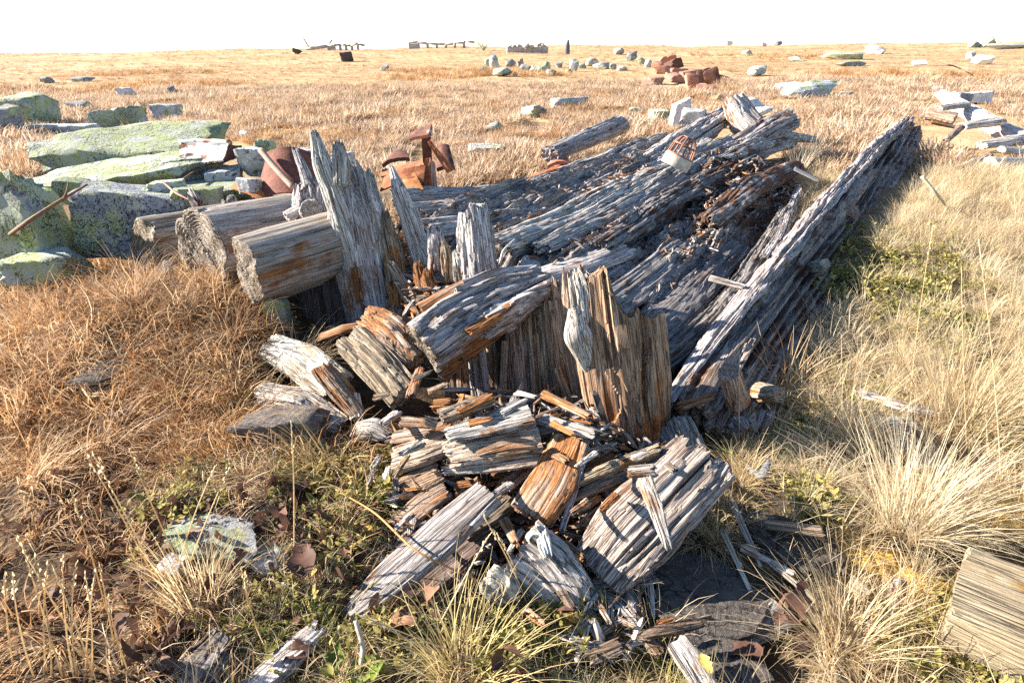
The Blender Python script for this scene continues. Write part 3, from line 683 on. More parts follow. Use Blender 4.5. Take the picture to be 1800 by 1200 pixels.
dlog([(1140, 655, 2.3), (1240, 575, 2.62), (1320, 480, 3.15), (1388, 366, 4.4)], [46, 42, 40, 28], 'lowest roof log along the edge of the dark hollow', 30, t=.4, terr=.3, low=.5, color=.75)
dlog([(1240, 400, 3.75), (1320, 330, 4.7), (1400, 290, 5.7)], [50, 54, 36], 'rust brown rotted roof log near the pale grass', 31, rot=(.55, .6), terr=.2)
dlog([(1262, 290, 5.3), (1330, 262, 6.1), (1390, 250, 6.8)], [44, 50, 30], 'broken dark lump of roof log below the leaning stumps', 32, rot=(.2, .3))
dlog([(1180, 268, 6.1), (1240, 232, 6.9), (1276, 196, 7.7)], [44, 44, 26], 'curled roof log end pointing at the white stones', 33)
dlog([(1345, 455, 3.2), (1372, 415, 3.7), (1405, 330, 5.0)], [22, 20, 14], 'thin grey edge strip along the far side of the hollow', 34, t=.5, color=1.2)

# far heap of stumps at the end of the roof
wood('leaning_stump', logp((1340, 246, 6.8), (1310, 215, 7.0), (1288, 172, 7.2)), [70, 72, 52], t=.7, mat='grey', seed=41, jag=(.05, .10), terr=.08, groove=.14, up=(.5, -.6, .6), label='pale grey leaning log stump on the far end of the roof', cat='stump', color=1.1)
wood('leaning_stump', logp((1292, 268, 6.3), (1345, 232, 6.6), (1392, 208, 6.9)), [50, 56, 48], t=.7, mat='deck', seed=42, jag=(.1, .12), terr=.12, groove=.2, rot=(.2, .3), label='dark split log tilted up to the right at the far end of the roof', cat='stump', color=1.15)
wood('root_piece', logp((1320, 256, 6.6), (1380, 240, 6.9), (1440, 246, 7.0)), [26, 20, 10], mat='grey', seed=43, jag=(.02, .1), label='flat pale root stretching into the grass from the far heap', cat='root', color=1.2)
wood('weathered_log', logp((965, 272, 6.0), (1090, 220, 7.6)), [34, 36], mat='deck', seed=44, t=.9, jag=(.05, .03), groove=.16, label='short grey log lying alone in grass beyond the roof', cat='log', color=1.25)
wood('wood_fragment', logp((1395, 296, 5.3), (1440, 318, 5.2)), [16, 14], mat='grey', t=.25, seed=45, label='flat grey chip at the right rim of the deck', cat='wood fragment', nu=32, nv=20)

# ------------------------------------------------------------------ the diagonal beam with its branch stubs
beam = wood('weathered_log', logp((1228, 765, 1.95), (1268, 690, 2.14), (1374, 538, 2.98), (1490, 388, 4.45), (1562, 290, 6.3), (1602, 226, 8.4)), [130, 160, 106, 80, 66, 44], t=.5, tlen=.14, up=(.55, -.30, .78), e=3.2,
            jag=(.12, .10), rot=(.40, .25), low=.36, groove=.30, terr=.30, nu=150, nv=260, gk=1.8, ncr=18, mat='deck', seed=51, label='great rotting diagonal beam with knots running up from the stump to the right', cat='beam', color=(1.05, .94, .85))
def stub(par, p, q, w, seed, mat='brown', color=1.1, lab=None):
    o = wood('branch_stub', [p, q], w, jag=(.0, .006), nu=40, nv=24, groove=.08, mat=mat, seed=seed, parent=par, endg=(0, .55), color=color, rot=(.35, -.2))
    if lab: o['label'] = lab
    return o
stub(beam, P(1296, 704, 2.02), P(1282, 652, 1.97), [46, 40], 52, lab='pale sawn knot stub on orange wood')
stub(beam, P(1335, 690, 2.1), P(1372, 694, 2.0), [38, 28], 53, 'brown')
stub(beam, P(1484, 386, 4.4), P(1496, 369, 4.3), [40, 26], 54)
stub(beam, P(1432, 474, 3.4), P(1452, 463, 3.3), [32, 18], 55, 'grey')
# paler strip along its upper edge: the sunlight there is put into the colour
rd = wood('sunlit_ridge_strip', logp((1166, 716, 2.0), (1240, 610, 2.36), (1350, 480, 3.05), (1455, 352, 4.4), (1535, 264, 6.2), (1592, 214, 8.3)), [26, 40, 46, 40, 34, 26], t=.6, up=(-.6, -.1, .7), jag=(.06, .05), low=.38, groove=.24, terr=.22, tlen=.12, ncr=12, nu=84, nv=200, mat='grey', seed=58, parent=beam, color=.92, rot=(.05, .1))
rd['label'] = 'ridge coloured paler as the sunlit upper edge of the beam'
for i, (p, w) in enumerate([(((1180, 740, 1.95), (1205, 800, 1.84), (1230, 840, 1.8)), [66, 70, 50]), (((1300, 735, 1.98), (1318, 768, 1.9)), [56, 34]), (((1350, 720, 2.02), (1330, 770, 1.93)), [34, 14])]):
    wood('rotten_lobe', logp(*p), w, t=.7, low=.3, groove=.2, terr=.2, jag=(.03, .05), nu=56, nv=50, mat='deck', seed=60 + i, parent=beam, rot=(.2, .25))
wood('wood_fragment', logp((1190, 716, 1.93), (1262, 694, 1.95)), [24, 12], mat='brown', t=.4, seed=64, rot=(.6, .5), jag=(.03, .05), nu=40, nv=30, label='orange brown sliver lying in the hollow end of the diagonal beam', cat='wood fragment')
wood('wood_fragment', logp((1246, 488, 2.95), (1312, 506, 2.85)), [15, 13], mat='pale', t=.7, seed=65, jag=(.02, .03), nu=32, nv=24, label='pale short stick lying across the dark deck near the hollow', cat='stick', low=.2)

# ------------------------------------------------------------------ three sawn logs on the left
wood('sawn_log', [P(240, 448, 3.2), P(320, 433, 3.4), P(520, 392, 3.9)], [124, 120, 108], mat='log', seed=71, jag=(.10, .0), groove=.12, ncr=8, low=.06, nu=96, nv=70, cutend=True, label='leftmost short sawn log with a chipped end', cat='log', group='sawn logs of the wall base', color=.95)
wood('sawn_log', [P(346, 446, 2.92), P(430, 430, 3.13), P(610, 392, 3.6)], [156, 148, 128], mat='log', seed=72, jag=(.07, .0), groove=.09, ncr=7, low=.05, nu=96, nv=70, cutend=True, label='thickest sawn log between the other two logs', cat='log', group='sawn logs of the wall base', color=1.1)
wood('sawn_log', [P(424, 478, 2.62), P(520, 450, 2.8), P(640, 412, 3.05)], [126, 120, 106], mat='log', seed=73, jag=(.05, .0), groove=.10, ncr=8, low=.05, nu=96, nv=70, cutend=True, label='front sawn log with a dark flank ending at the splintered post', cat='log', group='sawn logs of the wall base', color=.9)

# ------------------------------------------------------------------ splintered uprights
def spike(amp, f=2.5, sd=1):
    return lambda x, y: amp * np.clip(0.5 + 0.8 * vn(x * f, y * f, 0.3, sd), 0, 1)
VU = (0, -1, 0.1)
def post(name, pts, w, label, seed, **k):
    kw = dict(up=VU, jag=(.03, .12), rot=(.5, .0), groove=.16, low=.12, terr=.10, nu=96, nv=110, gk=2.2, mat='brown', cat='post', t=.7)
    kw.update(k)
    lab = None if k.get('parent') is not None else label
    if k.get('parent') is not None: kw.pop('cat'); 
    return wood(name, logp(*pts), w, seed=seed, label=lab, **kw)
p1 = post('splintered_post', [(668, 588, 2.78), (652, 500, 2.85), (628, 380, 2.9), (594, 246, 3.0)], [100, 112, 104, 34], 'tallest splintered grey post beside the sawn logs', 81, mat='grey', color=1.05, rot=(.55, .0), groove=.24, ncr=16, jag=(.03, .22), top=lambda x, y: .10 * np.abs(x) + .12 * np.clip(vn(x * 3, y * 3, 0, 4), 0, 1))
post('splinter', [(628, 470, 2.82), (600, 380, 2.84), (566, 290, 2.9), (550, 226, 2.95)], [44, 42, 36, 13], '', 82, mat='pale', parent=p1, t=.6, rot=(.1, -.2), jag=(.02, .05), color=.95)  # paler wood puts the post's sunlit left edge into the colour
post('splinter', [(668, 460, 2.84), (655, 370, 2.9), (640, 292, 2.96)], [50, 44, 22], '', 83, mat='grey', parent=p1, t=.6, rot=(.3, 0))
post('splinter', [(600, 330, 2.86), (600, 290, 2.9), (592, 238, 2.95)], [30, 34, 16], '', 84, mat='grey', parent=p1, t=.7, rot=(0, -.1), color=1.1)
post('splinter', [(700, 520, 2.76), (690, 440, 2.82), (672, 360, 2.9)], [40, 38, 14], '', 85, parent=p1, t=.6, rot=(.6, .2))
p0 = post('broken_stub_post', [(568, 420, 3.05), (548, 360, 3.1), (536, 312, 3.15)], [84, 70, 36], 'knotty grey stub leaning on the sawn logs left of the tallest post', 86, mat='grey', rot=(.3, 0))
post('splinter', [(545, 330, 3.1), (530, 290, 3.15), (514, 252, 3.2)], [26, 18, 8], '', 87, mat='grey', parent=p0, t=.5, rot=(0, 0))
post('splinter', [(560, 370, 3.05), (562, 330, 3.1), (556, 300, 3.15)], [30, 26, 8], '', 88, mat='grey', parent=p0, t=.5, rot=(.2, 0))
stub(p0, P(548, 372, 3.03), P(546, 370, 2.97), [44, 36], 89, 'grey', 1.0)
wood('wood_fragment', logp((500, 384, 3.0), (530, 366, 3.05)), [30, 26], mat='pale', seed=90, t=.6, jag=(.03, .03), nu=40, nv=24, label='pale wood lump on top of the thick sawn log', cat='wood fragment')
post('splintered_post', [(748, 470, 2.85), (722, 390, 2.9), (700, 330, 2.95), (686, 288, 3.0)], [38, 40, 26, 6], 'slender pale spike standing right of the tallest post', 91, mat='pale', rot=(.4, -.2), jag=(.03, .04))
post('splintered_post', [(846, 505, 2.62), (838, 430, 2.68), (828, 352, 2.75)], [74, 66, 48], 'flat topped grey white post behind the fallen log', 92, mat='grey', color=1.15, rot=(.25, -.15), jag=(.03, .06), t=.8, top=lambda x, y: .03 * np.clip(-x * 2, 0, 1))
for i, (pts, w, lb, mt) in enumerate([
    ([(770, 480, 2.72), (766, 430, 2.75), (762, 388, 2.8)], [36, 34, 28], 'squat grey block between the slender spike and flat topped post', 'grey'),
    ([(790, 500, 2.65), (786, 455, 2.68), (778, 412, 2.72)], [26, 24, 8], 'pointed brown splinter beside the squat grey block', 'brown'),
    ([(812, 500, 2.62), (806, 460, 2.64), (796, 432, 2.68)], [30, 24, 8], 'short pointed grey splinter leaning on the flat topped post', 'grey'),
    ([(735, 545, 2.62), (708, 500, 2.68), (676, 446, 2.76)], [26, 24, 12], 'long brown lath leaning left below the spike', 'brown'),
    ([(745, 520, 2.62), (738, 480, 2.66), (730, 450, 2.7)], [28, 24, 10], 'orange rotten shard under the slender spike', 'brown'),
    ([(706, 560, 2.66), (704, 520, 2.7), (690, 486, 2.76)], [50, 44, 24], 'dark orange crumbled stub at the foot of the tallest post', 'brown'),
    ([(765, 530, 2.58), (752, 492, 2.62), (748, 462, 2.66)], [30, 26, 10], 'orange shard in front of the squat grey block', 'brown'),
    ([(715, 590, 2.55), (700, 560, 2.6), (688, 530, 2.65)], [40, 34, 16], 'brown splintered stub behind the end of the fallen log', 'brown')]):
    post('wood_shard', pts, w, lb, 95 + i, mat=mt, rot=((.75, .6) if 'orange' in lb else (.45, .1)), nu=48, nv=50, cat='splinter', t=.6)
# dark wall boards under the front log
for i, (u, w) in enumerate([(535, 46), (580, 44), (618, 34)]):
    post('wall_plank', [(u + 18, 585, 2.78), (u + 6, 500, 2.9), (u, 440, 3.0)], [w, w, w], 'dark upright board under the front sawn log, %s of three' % ['left', 'middle', 'right'][i], 110 + i, mat='dark', t=.35, rot=(.1, .1), nu=48, nv=40, cat='plank', group='dark wall boards under the front log', terr=.04)
post('wood_shard', [(296, 505, 2.9), (294, 475, 2.95), (292, 445, 3.0)], [18, 20, 16], 'short grey peg standing against the leftmost sawn log', 113, mat='grey', nu=40, nv=30, rot=(.1, 0), cat='peg')
for i, (pts, w) in enumerate([([(352, 366, 3.42), (340, 345, 3.45), (330, 325, 3.5)], [26, 22, 6]), ([(400, 362, 3.42), (405, 352, 3.45), (400, 344, 3.5)], [30, 26, 10])]):
    post('wood_shard', pts, w, ['dark pointed shard sticking up behind the thickest sawn log', 'small jagged shard behind the thickest sawn log'][i], 115 + i, mat='deck', nu=40, nv=30, cat='splinter', t=.5)
# inner wall boards
for i, (pts, w, lb, mt, rt) in enumerate([
    ([(915, 705, 2.25), (910, 640, 2.32), (905, 545, 2.45)], [44, 44, 42], 'brown wall board left of the others behind the big stump', 'brown', .12),
    ([(957, 712, 2.22), (950, 640, 2.30), (942, 540, 2.42)], [44, 44, 40], 'brown wall board in the middle behind the big stump', 'brown', .0),
    ([(1010, 735, 2.16), (990, 640, 2.27), (975, 525, 2.4)], [50, 50, 44], 'brown wall board nearest the big stump with orange foot', 'brown', .15),
    ([(795, 715, 2.30), (790, 660, 2.38), (784, 610, 2.45)], [22, 24, 22], 'thin dark stake under the fallen log', 'brown', .0),
    ([(846, 700, 2.25), (842, 655, 2.31), (836, 600, 2.38)], [36, 34, 32], 'squared grey stake standing under the fallen log', 'grey', .0),
    ([(818, 690, 2.33), (815, 650, 2.38), (812, 600, 2.42)], [28, 28, 26], 'dark brown stake left of the squared grey stake', 'brown', .2),
    ([(872, 690, 2.30), (866, 650, 2.34), (860, 590, 2.42)], [20, 20, 18], 'narrow brown stake right of the squared grey stake', 'brown', .3),
    ([(884, 700, 2.22), (885, 650, 2.27), (888, 595, 2.35)], [14, 12, 12], 'slim upright lath beside the brown wall boards', 'brown', .1)]):
    post('wall_plank' if w[0] > 30 else 'stake', pts, w, lb, 120 + i, mat=mt, rot=(rt + .15, rt), t=.45 if w[0] < 40 else .6, e=3.5, nu=64, nv=60, terr=.05, cat='plank' if w[0] > 30 else 'stake', jag=(.03, .04))
wood('stick', logp((1035, 790, 2.05), (975, 640, 2.18)), [12, 16], mat='brown', seed=131, t=.5, jag=(.04, .04), nu=32, nv=40, up=VU, label='thin brown lath leaning across the wall boards', cat='stick')
for i, (pts, w, lb) in enumerate([([(985, 580, 2.36), (980, 520, 2.42), (972, 478, 2.47)], [26, 24, 12], 'tan splinter standing left behind the stump top'),
                                  ([(1000, 560, 2.34), (998, 510, 2.38), (994, 462, 2.42)], [24, 22, 12], 'taller tan splinter standing behind the stump top'),
                                  ([(1018, 520, 2.3), (1020, 490, 2.33), (1022, 452, 2.36)], [20, 16, 7], 'thin tan splinter tip right behind the stump top')]):
    post('wood_shard', pts, w, lb, 133 + i, nu=40, nv=50, cat='splinter', t=.7, rot=(.3, .2), color=1.15)
# the big stump
def stump_top(x, y):
    return 0.02 + 0.17 * sstep(-.25, .25, x) + 0.06 * sstep(-.5, -.95, x) - 0.04 * np.exp(-((x - .42) / .13) ** 2) + 0.05 * sstep(.75, .95, x) * 0 - 0.05 * np.exp(-((x + .12) / .1) ** 2) + 0.08 * np.clip(-y, 0, 1) * sstep(-.3, .3, x)
stump = post('splintered_stump', [(1112, 800, 1.93), (1098, 690, 2.0), (1086, 590, 2.06), (1070, 462, 2.14)], [128, 158, 166, 150], 'big square shouldered stump with orange foot in the middle', 141, t=.62, e=2.8, jag=(.05, .05), rot=(.62, .02), groove=.17, ncr=12, terr=.10, nu=170, nv=160, gk=1.8, top=stump_top, cat='stump', color=(1.15, .99, .86))
kb = wood('knot', logp((1010, 540, 2.03), (1016, 590, 1.99), (1038, 655, 1.98)), [22, 54, 18], mat='pale', seed=142, parent=stump, t=.6, jag=(.01, .02), low=.05, groove=.05, ncr=4, nu=56, nv=50, color=.95, up=VU, rot=(.0, .1))
kb['label'] = 'bleached round knot'
post('splinter', [(1042, 640, 2.0), (1030, 560, 2.03), (1022, 500, 2.07), (1010, 466, 2.12)], [30, 50, 52, 24], '', 143, mat='grey', parent=stump, t=.6, rot=(.1, 0), color=1.15)
post('splinter', [(1092, 800, 1.9), (1062, 700, 1.95), (1040, 640, 1.98)], [36, 34, 22], '', 144, mat='pale', parent=stump, t=.5, rot=(.55, .2))

# ------------------------------------------------------------------ the fallen log and blocks in front
fl = wood('fallen_log', logp((730, 622, 2.12), (800, 574, 2.25), (880, 532, 2.4), (966, 500, 2.55)), [112, 122, 108, 70], t=.9, up=(.1, -.5, .9), mat='grey', seed=151, jag=(.06, .06), rot=(.70, .48), groove=.16, low=.2, terr=.24, nu=130, nv=150, gk=2.0, under=.55, cutend=True, label='fallen log with orange underside lying across the wall boards', cat='log', color=.98)
wood('splinter', logp((735, 545, 2.22), (790, 515, 2.32), (830, 492, 2.42)), [30, 34, 20], t=.5, mat='brown', seed=152, rot=(.5, .4), parent=fl, nu=48, nv=50)
wood('splinter', logp((820, 585, 2.12), (850, 570, 2.18), (905, 530, 2.3)), [24, 30, 14], t=.5, mat='brown', seed=153, rot=(.75, .7), parent=fl, nu=48, nv=50)
wood('wood_fragment', logp((612, 590, 2.3), (665, 640, 2.16), (716, 700, 2.02)), [62, 78, 66], t=.6, e=3, up=(-.2, -.6, .8), mat='brown', seed=154, jag=(.05, .04), rot=(.0, .1), terr=.12, groove=.15, nu=90, nv=80, label='brown split block leaning under the end of the fallen log', cat='block', group='blocks before the fallen log')
wood('wood_fragment', logp((640, 556, 2.4), (690, 590, 2.27), (735, 640, 2.15)), [46, 60, 44], t=.7, e=3, up=(-.2, -.6, .8), mat='brown', seed=155, jag=(.06, .04), rot=(.55, .4), terr=.2, groove=.15, nu=90, nv=80, label='orange split block wedged above the brown block', cat='block', group='blocks before the fallen log', color=1.15)
wood('wood_fragment', logp((470, 608, 2.42), (540, 640, 2.28), (600, 690, 2.12)), [50, 74, 66], t=.55, e=3.2, up=(-.55, -.2, .8), mat='pale', seed=156, jag=(.04, .05), rot=(.05, .25), terr=.10, groove=.14, nu=90, nv=80, label='white block coloured as sunlit left of the brown block', cat='block', group='blocks before the fallen log', color=1.05)  # pale wood and tint carry the full sun on this block
wood('wood_fragment', logp((450, 690, 2.14), (530, 708, 2.05), (604, 752, 1.94)), [50, 60, 40], t=.45, up=(-.4, -.2, .9), mat='pale', seed=157, jag=(.06, .08), rot=(.1, .3), terr=.18, groove=.18, nu=90, nv=80, label='white crumbling plank low on the dark stone', cat='plank', color=.95)
wood('wood_fragment', logp((560, 640, 2.16), (600, 690, 2.05), (640, 742, 1.95)), [40, 44, 26], t=.5, mat='brown', seed=158, jag=(.05, .08), rot=(.5, .5), terr=.15, groove=.15, nu=64, nv=60, label='orange brown strip between white block and brown block', cat='wood fragment')
wood('wood_fragment', logp((622, 690, 2.06), (628, 740, 1.95)), [20, 26], t=.6, mat='pale', seed=159, jag=(.02, .03), nu=40, nv=30, label='pale peg hanging below the brown block', cat='peg')
wood('wood_fragment', logp((622, 752, 1.94), (655, 752, 1.9), (690, 770, 1.86)), [44, 50, 26], t=.45, mat='grey', seed=160, jag=(.05, .05), terr=.12, nu=56, nv=40, label='small jagged grey slab below the pale peg', cat='wood fragment', color=1.15)
wood('wood_fragment', logp((560, 596, 2.42), (600, 580, 2.4), (640, 572, 2.42)), [24, 26, 20], t=.5, mat='brown', seed=161, rot=(.6, .6), nu=48, nv=40, label='reddish strip in the shade behind the white block', cat='wood fragment')

# ------------------------------------------------------------------ slabs of the foreground pile
def slab(pts, w, label, seed, z=None, **k):
    kw = dict(t=.3, e=3.2, up=(-.12, -.35, 1), jag=(.04, .04), rot=(.15, .2), terr=.12, groove=.15, low=.10, nu=84, nv=90, gk=1.8, mat='brown', cat='slab', group='broken wood of the foreground pile')
    kw.update(k); return wood(kw.pop('name', 'wood_fragment'), [PZ(*q) for q in pts], w, seed=seed, label=label, **kw)
g1 = slab([(774, 800, .19), (860, 782, .20), (950, 768, .21)], [60, 74, 78], 'broad tan slab with stacked splinters at the middle of the pile', 171, color=(1.0, .88, .76), t=.35, mat='pale', jag=(.07, .012), e=5, rot=(.2, .25), terr=.2)
slab([(772, 828, .16), (865, 818, .17), (957, 806, .18)], [18, 30, 26], '', 172, parent=g1, name='splinter', mat='pale', nu=40, nv=50, group=None, color=(1.0, .9, .8))
slab([(778, 766, .25), (860, 748, .26), (940, 728, .27)], [30, 44, 46], '', 173, parent=g1, name='splinter', mat='pale', nu=56, nv=60, color=.95, group=None, rot=(.2, .3))
slab([(830, 800, .235), (890, 782, .24), (948, 778, .24)], [10, 26, 30], '', 174, parent=g1, name='splinter', mat='brown', nu=48, nv=50, color=1.2, group=None, rot=(.4, .5))
slab([(684, 812, .12), (740, 795, .15), (786, 780, .17)], [56, 62, 46], 'light brown slab left of the broad tan slab', 1740, mat='pale', color=(.95, .83, .72), rot=(.2, .3), terr=.2)
slab([(684, 770, .14), (740, 762, .17), (800, 745, .2)], [26, 34, 26], 'thin pale brown slab behind the light brown slab', 175, color=1.1, nu=56, nv=60)
slab([(676, 880, .06), (735, 850, .09), (780, 830, .12)], [50, 58, 44], 'grey brown slab with green sprigs on it', 176, mat='brown', color=(1.15, 1.05, .98), rot=(.1, .1))
slab([(690, 930, .04), (745, 885, .08), (790, 856, .1)], [40, 50, 40], 'second grey brown slab with green sprigs above the long grey plank', 177, mat='brown', color=.95)
slab([(596, 1092, .02), (680, 1025, .07), (770, 945, .13), (862, 862, .2)], [36, 76, 84, 62], 'long blue grey plank slanting down to the dead leaves', 178, mat='deck', color=1.0, t=.35, terr=.05, groove=.16, nu=96, nv=140, jag=(.12, .015), gk=2.6, up=(-.25, -.3, 1))
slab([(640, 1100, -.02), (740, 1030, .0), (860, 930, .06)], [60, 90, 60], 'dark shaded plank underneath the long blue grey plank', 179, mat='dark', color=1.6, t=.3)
slab([(800, 935, .08), (860, 900, .1), (900, 868, .13)], [54, 66, 44], 'dark brown slab between the long plank and orange slab', 180, mat='brown', color=.6, rot=(.3, .3))
g5 = slab([(930, 910, .12), (970, 850, .17), (1006, 768, .22)], [84, 88, 70], 'orange grained slab tilted in the centre of the pile', 181, mat='brown', rot=(.42, .45), color=1.15, up=(-.3, -.5, .9), e=4, jag=(.015, .04))
slab([(986, 938, .1), (1006, 870, .16), (1028, 800, .22)], [9, 14, 12], 'thin grey stick beside the orange grained slab', 182, mat='grey', name='stick', cat='stick', t=.7, nu=32, nv=50, color=1.1)
slab([(962, 872, .14), (1060, 826, .2), (1165, 788, .23)], [14, 22, 26], 'long thin brown stick below the big stump', 183, mat='brown', name='stick', cat='stick', t=.7, nu=40, nv=70, color=1.1)
slab([(980, 888, .12), (1060, 850, .16), (1130, 828, .18)], [16, 24, 18], 'second thin brown stick just under the long one', 184, mat='brown', name='stick', cat='stick', t=.7, nu=40, nv=60)
slab([(1046, 1012, .04), (1110, 935, .12), (1250, 792, .22)], [110, 146, 120], 'big deeply grooved grey brown plank at the right of the pile', 185, mat='deck', color=(1.2, 1.08, .98), t=.32, groove=.36, terr=.14, nu=130, nv=130, gk=2.2, jag=(.02, .1), up=(-.1, -.4, 1), rot=(.12, .2), e=4)
slab([(1178, 972, .22), (1155, 900, .25), (1132, 838, .27)], [14, 26, 28], 'pale tan splinter lying across the grooved plank', 186, mat='pale', color=.95, t=.5, nu=40, nv=50, jag=(.05, .02), rot=(.3, .4), cat='splinter')
slab([(1098, 830, .27), (1160, 826, .28)], [22, 26], 'crumbly yellow chip at the top of the pale tan splinter', 187, mat='pale', t=.5, nu=40, nv=30, rot=(.5, .4))
g10 = slab([(905, 955, .12), (960, 1000, .07), (1030, 1080, .0)], [110, 112, 80], 'white faced grey block with black grooves before the grooved plank', 188, mat='grey', color=(1.1, 1.06, 1.0), t=.45, groove=.26, nu=110, nv=100, gk=2.0, up=(-.35, -.5, .8), jag=(.05, .12))
slab([(850, 1010, .1), (880, 1030, .07), (905, 1060, .03)], [48, 62, 40], '', 189, parent=g10, mat='pale', t=.6, nu=56, nv=40, name='splinter', group=None, up=(-.6, -.2, .7))
slab([(950, 925, .16), (958, 960, .15), (966, 985, .13)], [22, 26, 16], 'small white rough lump on the white faced block', 190, mat='pale', t=.8, nu=36, nv=30, color=1.05)
slab([(430, 1222, .03), (500, 1160, .05), (572, 1094, .06)], [46, 56, 34], 'pale bottom plank pointing up from the bottom edge', 191, mat='grey', color=1.2, t=.4, jag=(.02, .06))
slab([(300, 1230, .0), (360, 1160, .04), (400, 1105, .06)], [80, 84, 40], 'dark brown wood chunk at the bottom left', 192, mat='deck', color=.75, t=.5, rot=(.3, .3))
slab([(1250, 1220, .04), (1212, 1160, .06), (1186, 1122, .07)], [40, 44, 40], 'striped grey plank end at the bottom edge by the yellow leaf', 193, mat='grey', t=.35, jag=(.02, .02))
slab([(1124, 1116, .06), (1185, 1104, .07), (1244, 1092, .07)], [16, 24, 14], 'dark pointed fragment lying on the black slate', 194, mat='brown', color=.7, t=.6, nu=40, nv=40)
slab([(1150, 1098, .05), (1190, 1090, .05)], [18, 14], 'orange sliver behind the dark pointed fragment', 195, mat='brown', rot=(.8, .8), t=.5, nu=32, nv=24)
slab([(1130, 1120, .02), (1170, 1150, .02)], [24, 30], 'brown plank bit left of the striped plank end', 196, mat='brown', color=.75, nu=40, nv=30)
slab([(1030, 1160, .02), (1100, 1130, .04)], [26, 30], 'buried brown bark strip at the bottom centre', 197, mat='brown', color=.8, nu=40, nv=30)
slab([(1030, 1030, .03), (1090, 1070, .0), (1120, 1120, -.02)], [26, 32, 20], 'black grooved sliver below the white faced block', 198, mat='deck', nu=48, nv=40)
slab([(1140, 990, .03), (1144, 1040, .01), (1148, 1090, 0)], [12, 12, 8], 'upright thin grey stem of wood on the slate', 199, mat='grey', name='stick', cat='stick', nu=28, nv=30)
for i, (a, b, w, z, lb, mt, rt) in enumerate([
    ((770, 735), (870, 700), 36, .26, 'brown shard behind the tan slab', 'brown', .3), ((800, 728), (872, 694), 18, .3, 'bright orange sliver behind the tan slab', 'brown', .9),
    ((790, 770), (925, 705), 30, .24, 'dark grey lath behind the tan slab', 'deck', .1), ((755, 712), (800, 706), 22, .27, 'rust orange chip at the back of the pile', 'brown', .85),
    ((945, 735), (1050, 765), 26, .24, 'pale curved lath between the stump and tan slab', 'grey', .1), ((930, 760), (1010, 745), 22, .22, 'dark lath under the pale curved lath', 'dark', .1),
    ((700, 740), (770, 745), 24, .22, 'low brown chip at the left back of the pile', 'brown', .3), ((880, 860), (960, 800), 30, .12, 'ragged brown lath left of the orange slab', 'brown', .45),
    ((1010, 840), (1080, 800), 26, .16, 'orange crumb lath at the foot of the stump', 'brown', .8), ((1020, 930), (1080, 880), 26, .1, 'brown lath beside the grooved plank', 'brown', .4),
    ((1010, 900), (1060, 868), 20, .12, 'thin red brown lath over the grooved plank corner', 'brown', .6), ((860, 830), (905, 840), 22, .1, 'orange chip under the tan slab', 'brown', .8),
    ((795, 855), (840, 848), 18, .1, 'little orange lath under the tan slab corner', 'brown', .8), ((800, 880), (850, 840), 26, .08, 'shaded brown lath above the long plank top', 'brown', .5),
    ((950, 690), (1040, 735), 18, .26, 'thin leaning sliver at the foot of the wall boards', 'brown', .5), ((720, 700), (740, 645), 20, .3, 'shadowed peg behind the brown block', 'brown', .5),
    ((650, 830), (672, 795), 14, .1, 'upright grey chip at the left rim of the pile', 'grey', .0), ((676, 850), (684, 815), 12, .1, 'tiny pale chip at the left rim of the pile', 'pale', .0)]):
    slab([(*a, z), (*b, z + .02)], [w, w * .8], lb, 210 + i, mat=mt, rot=(rt, rt), nu=48, nv=44, cat='wood fragment', t=.5)
rs = random.Random(12)

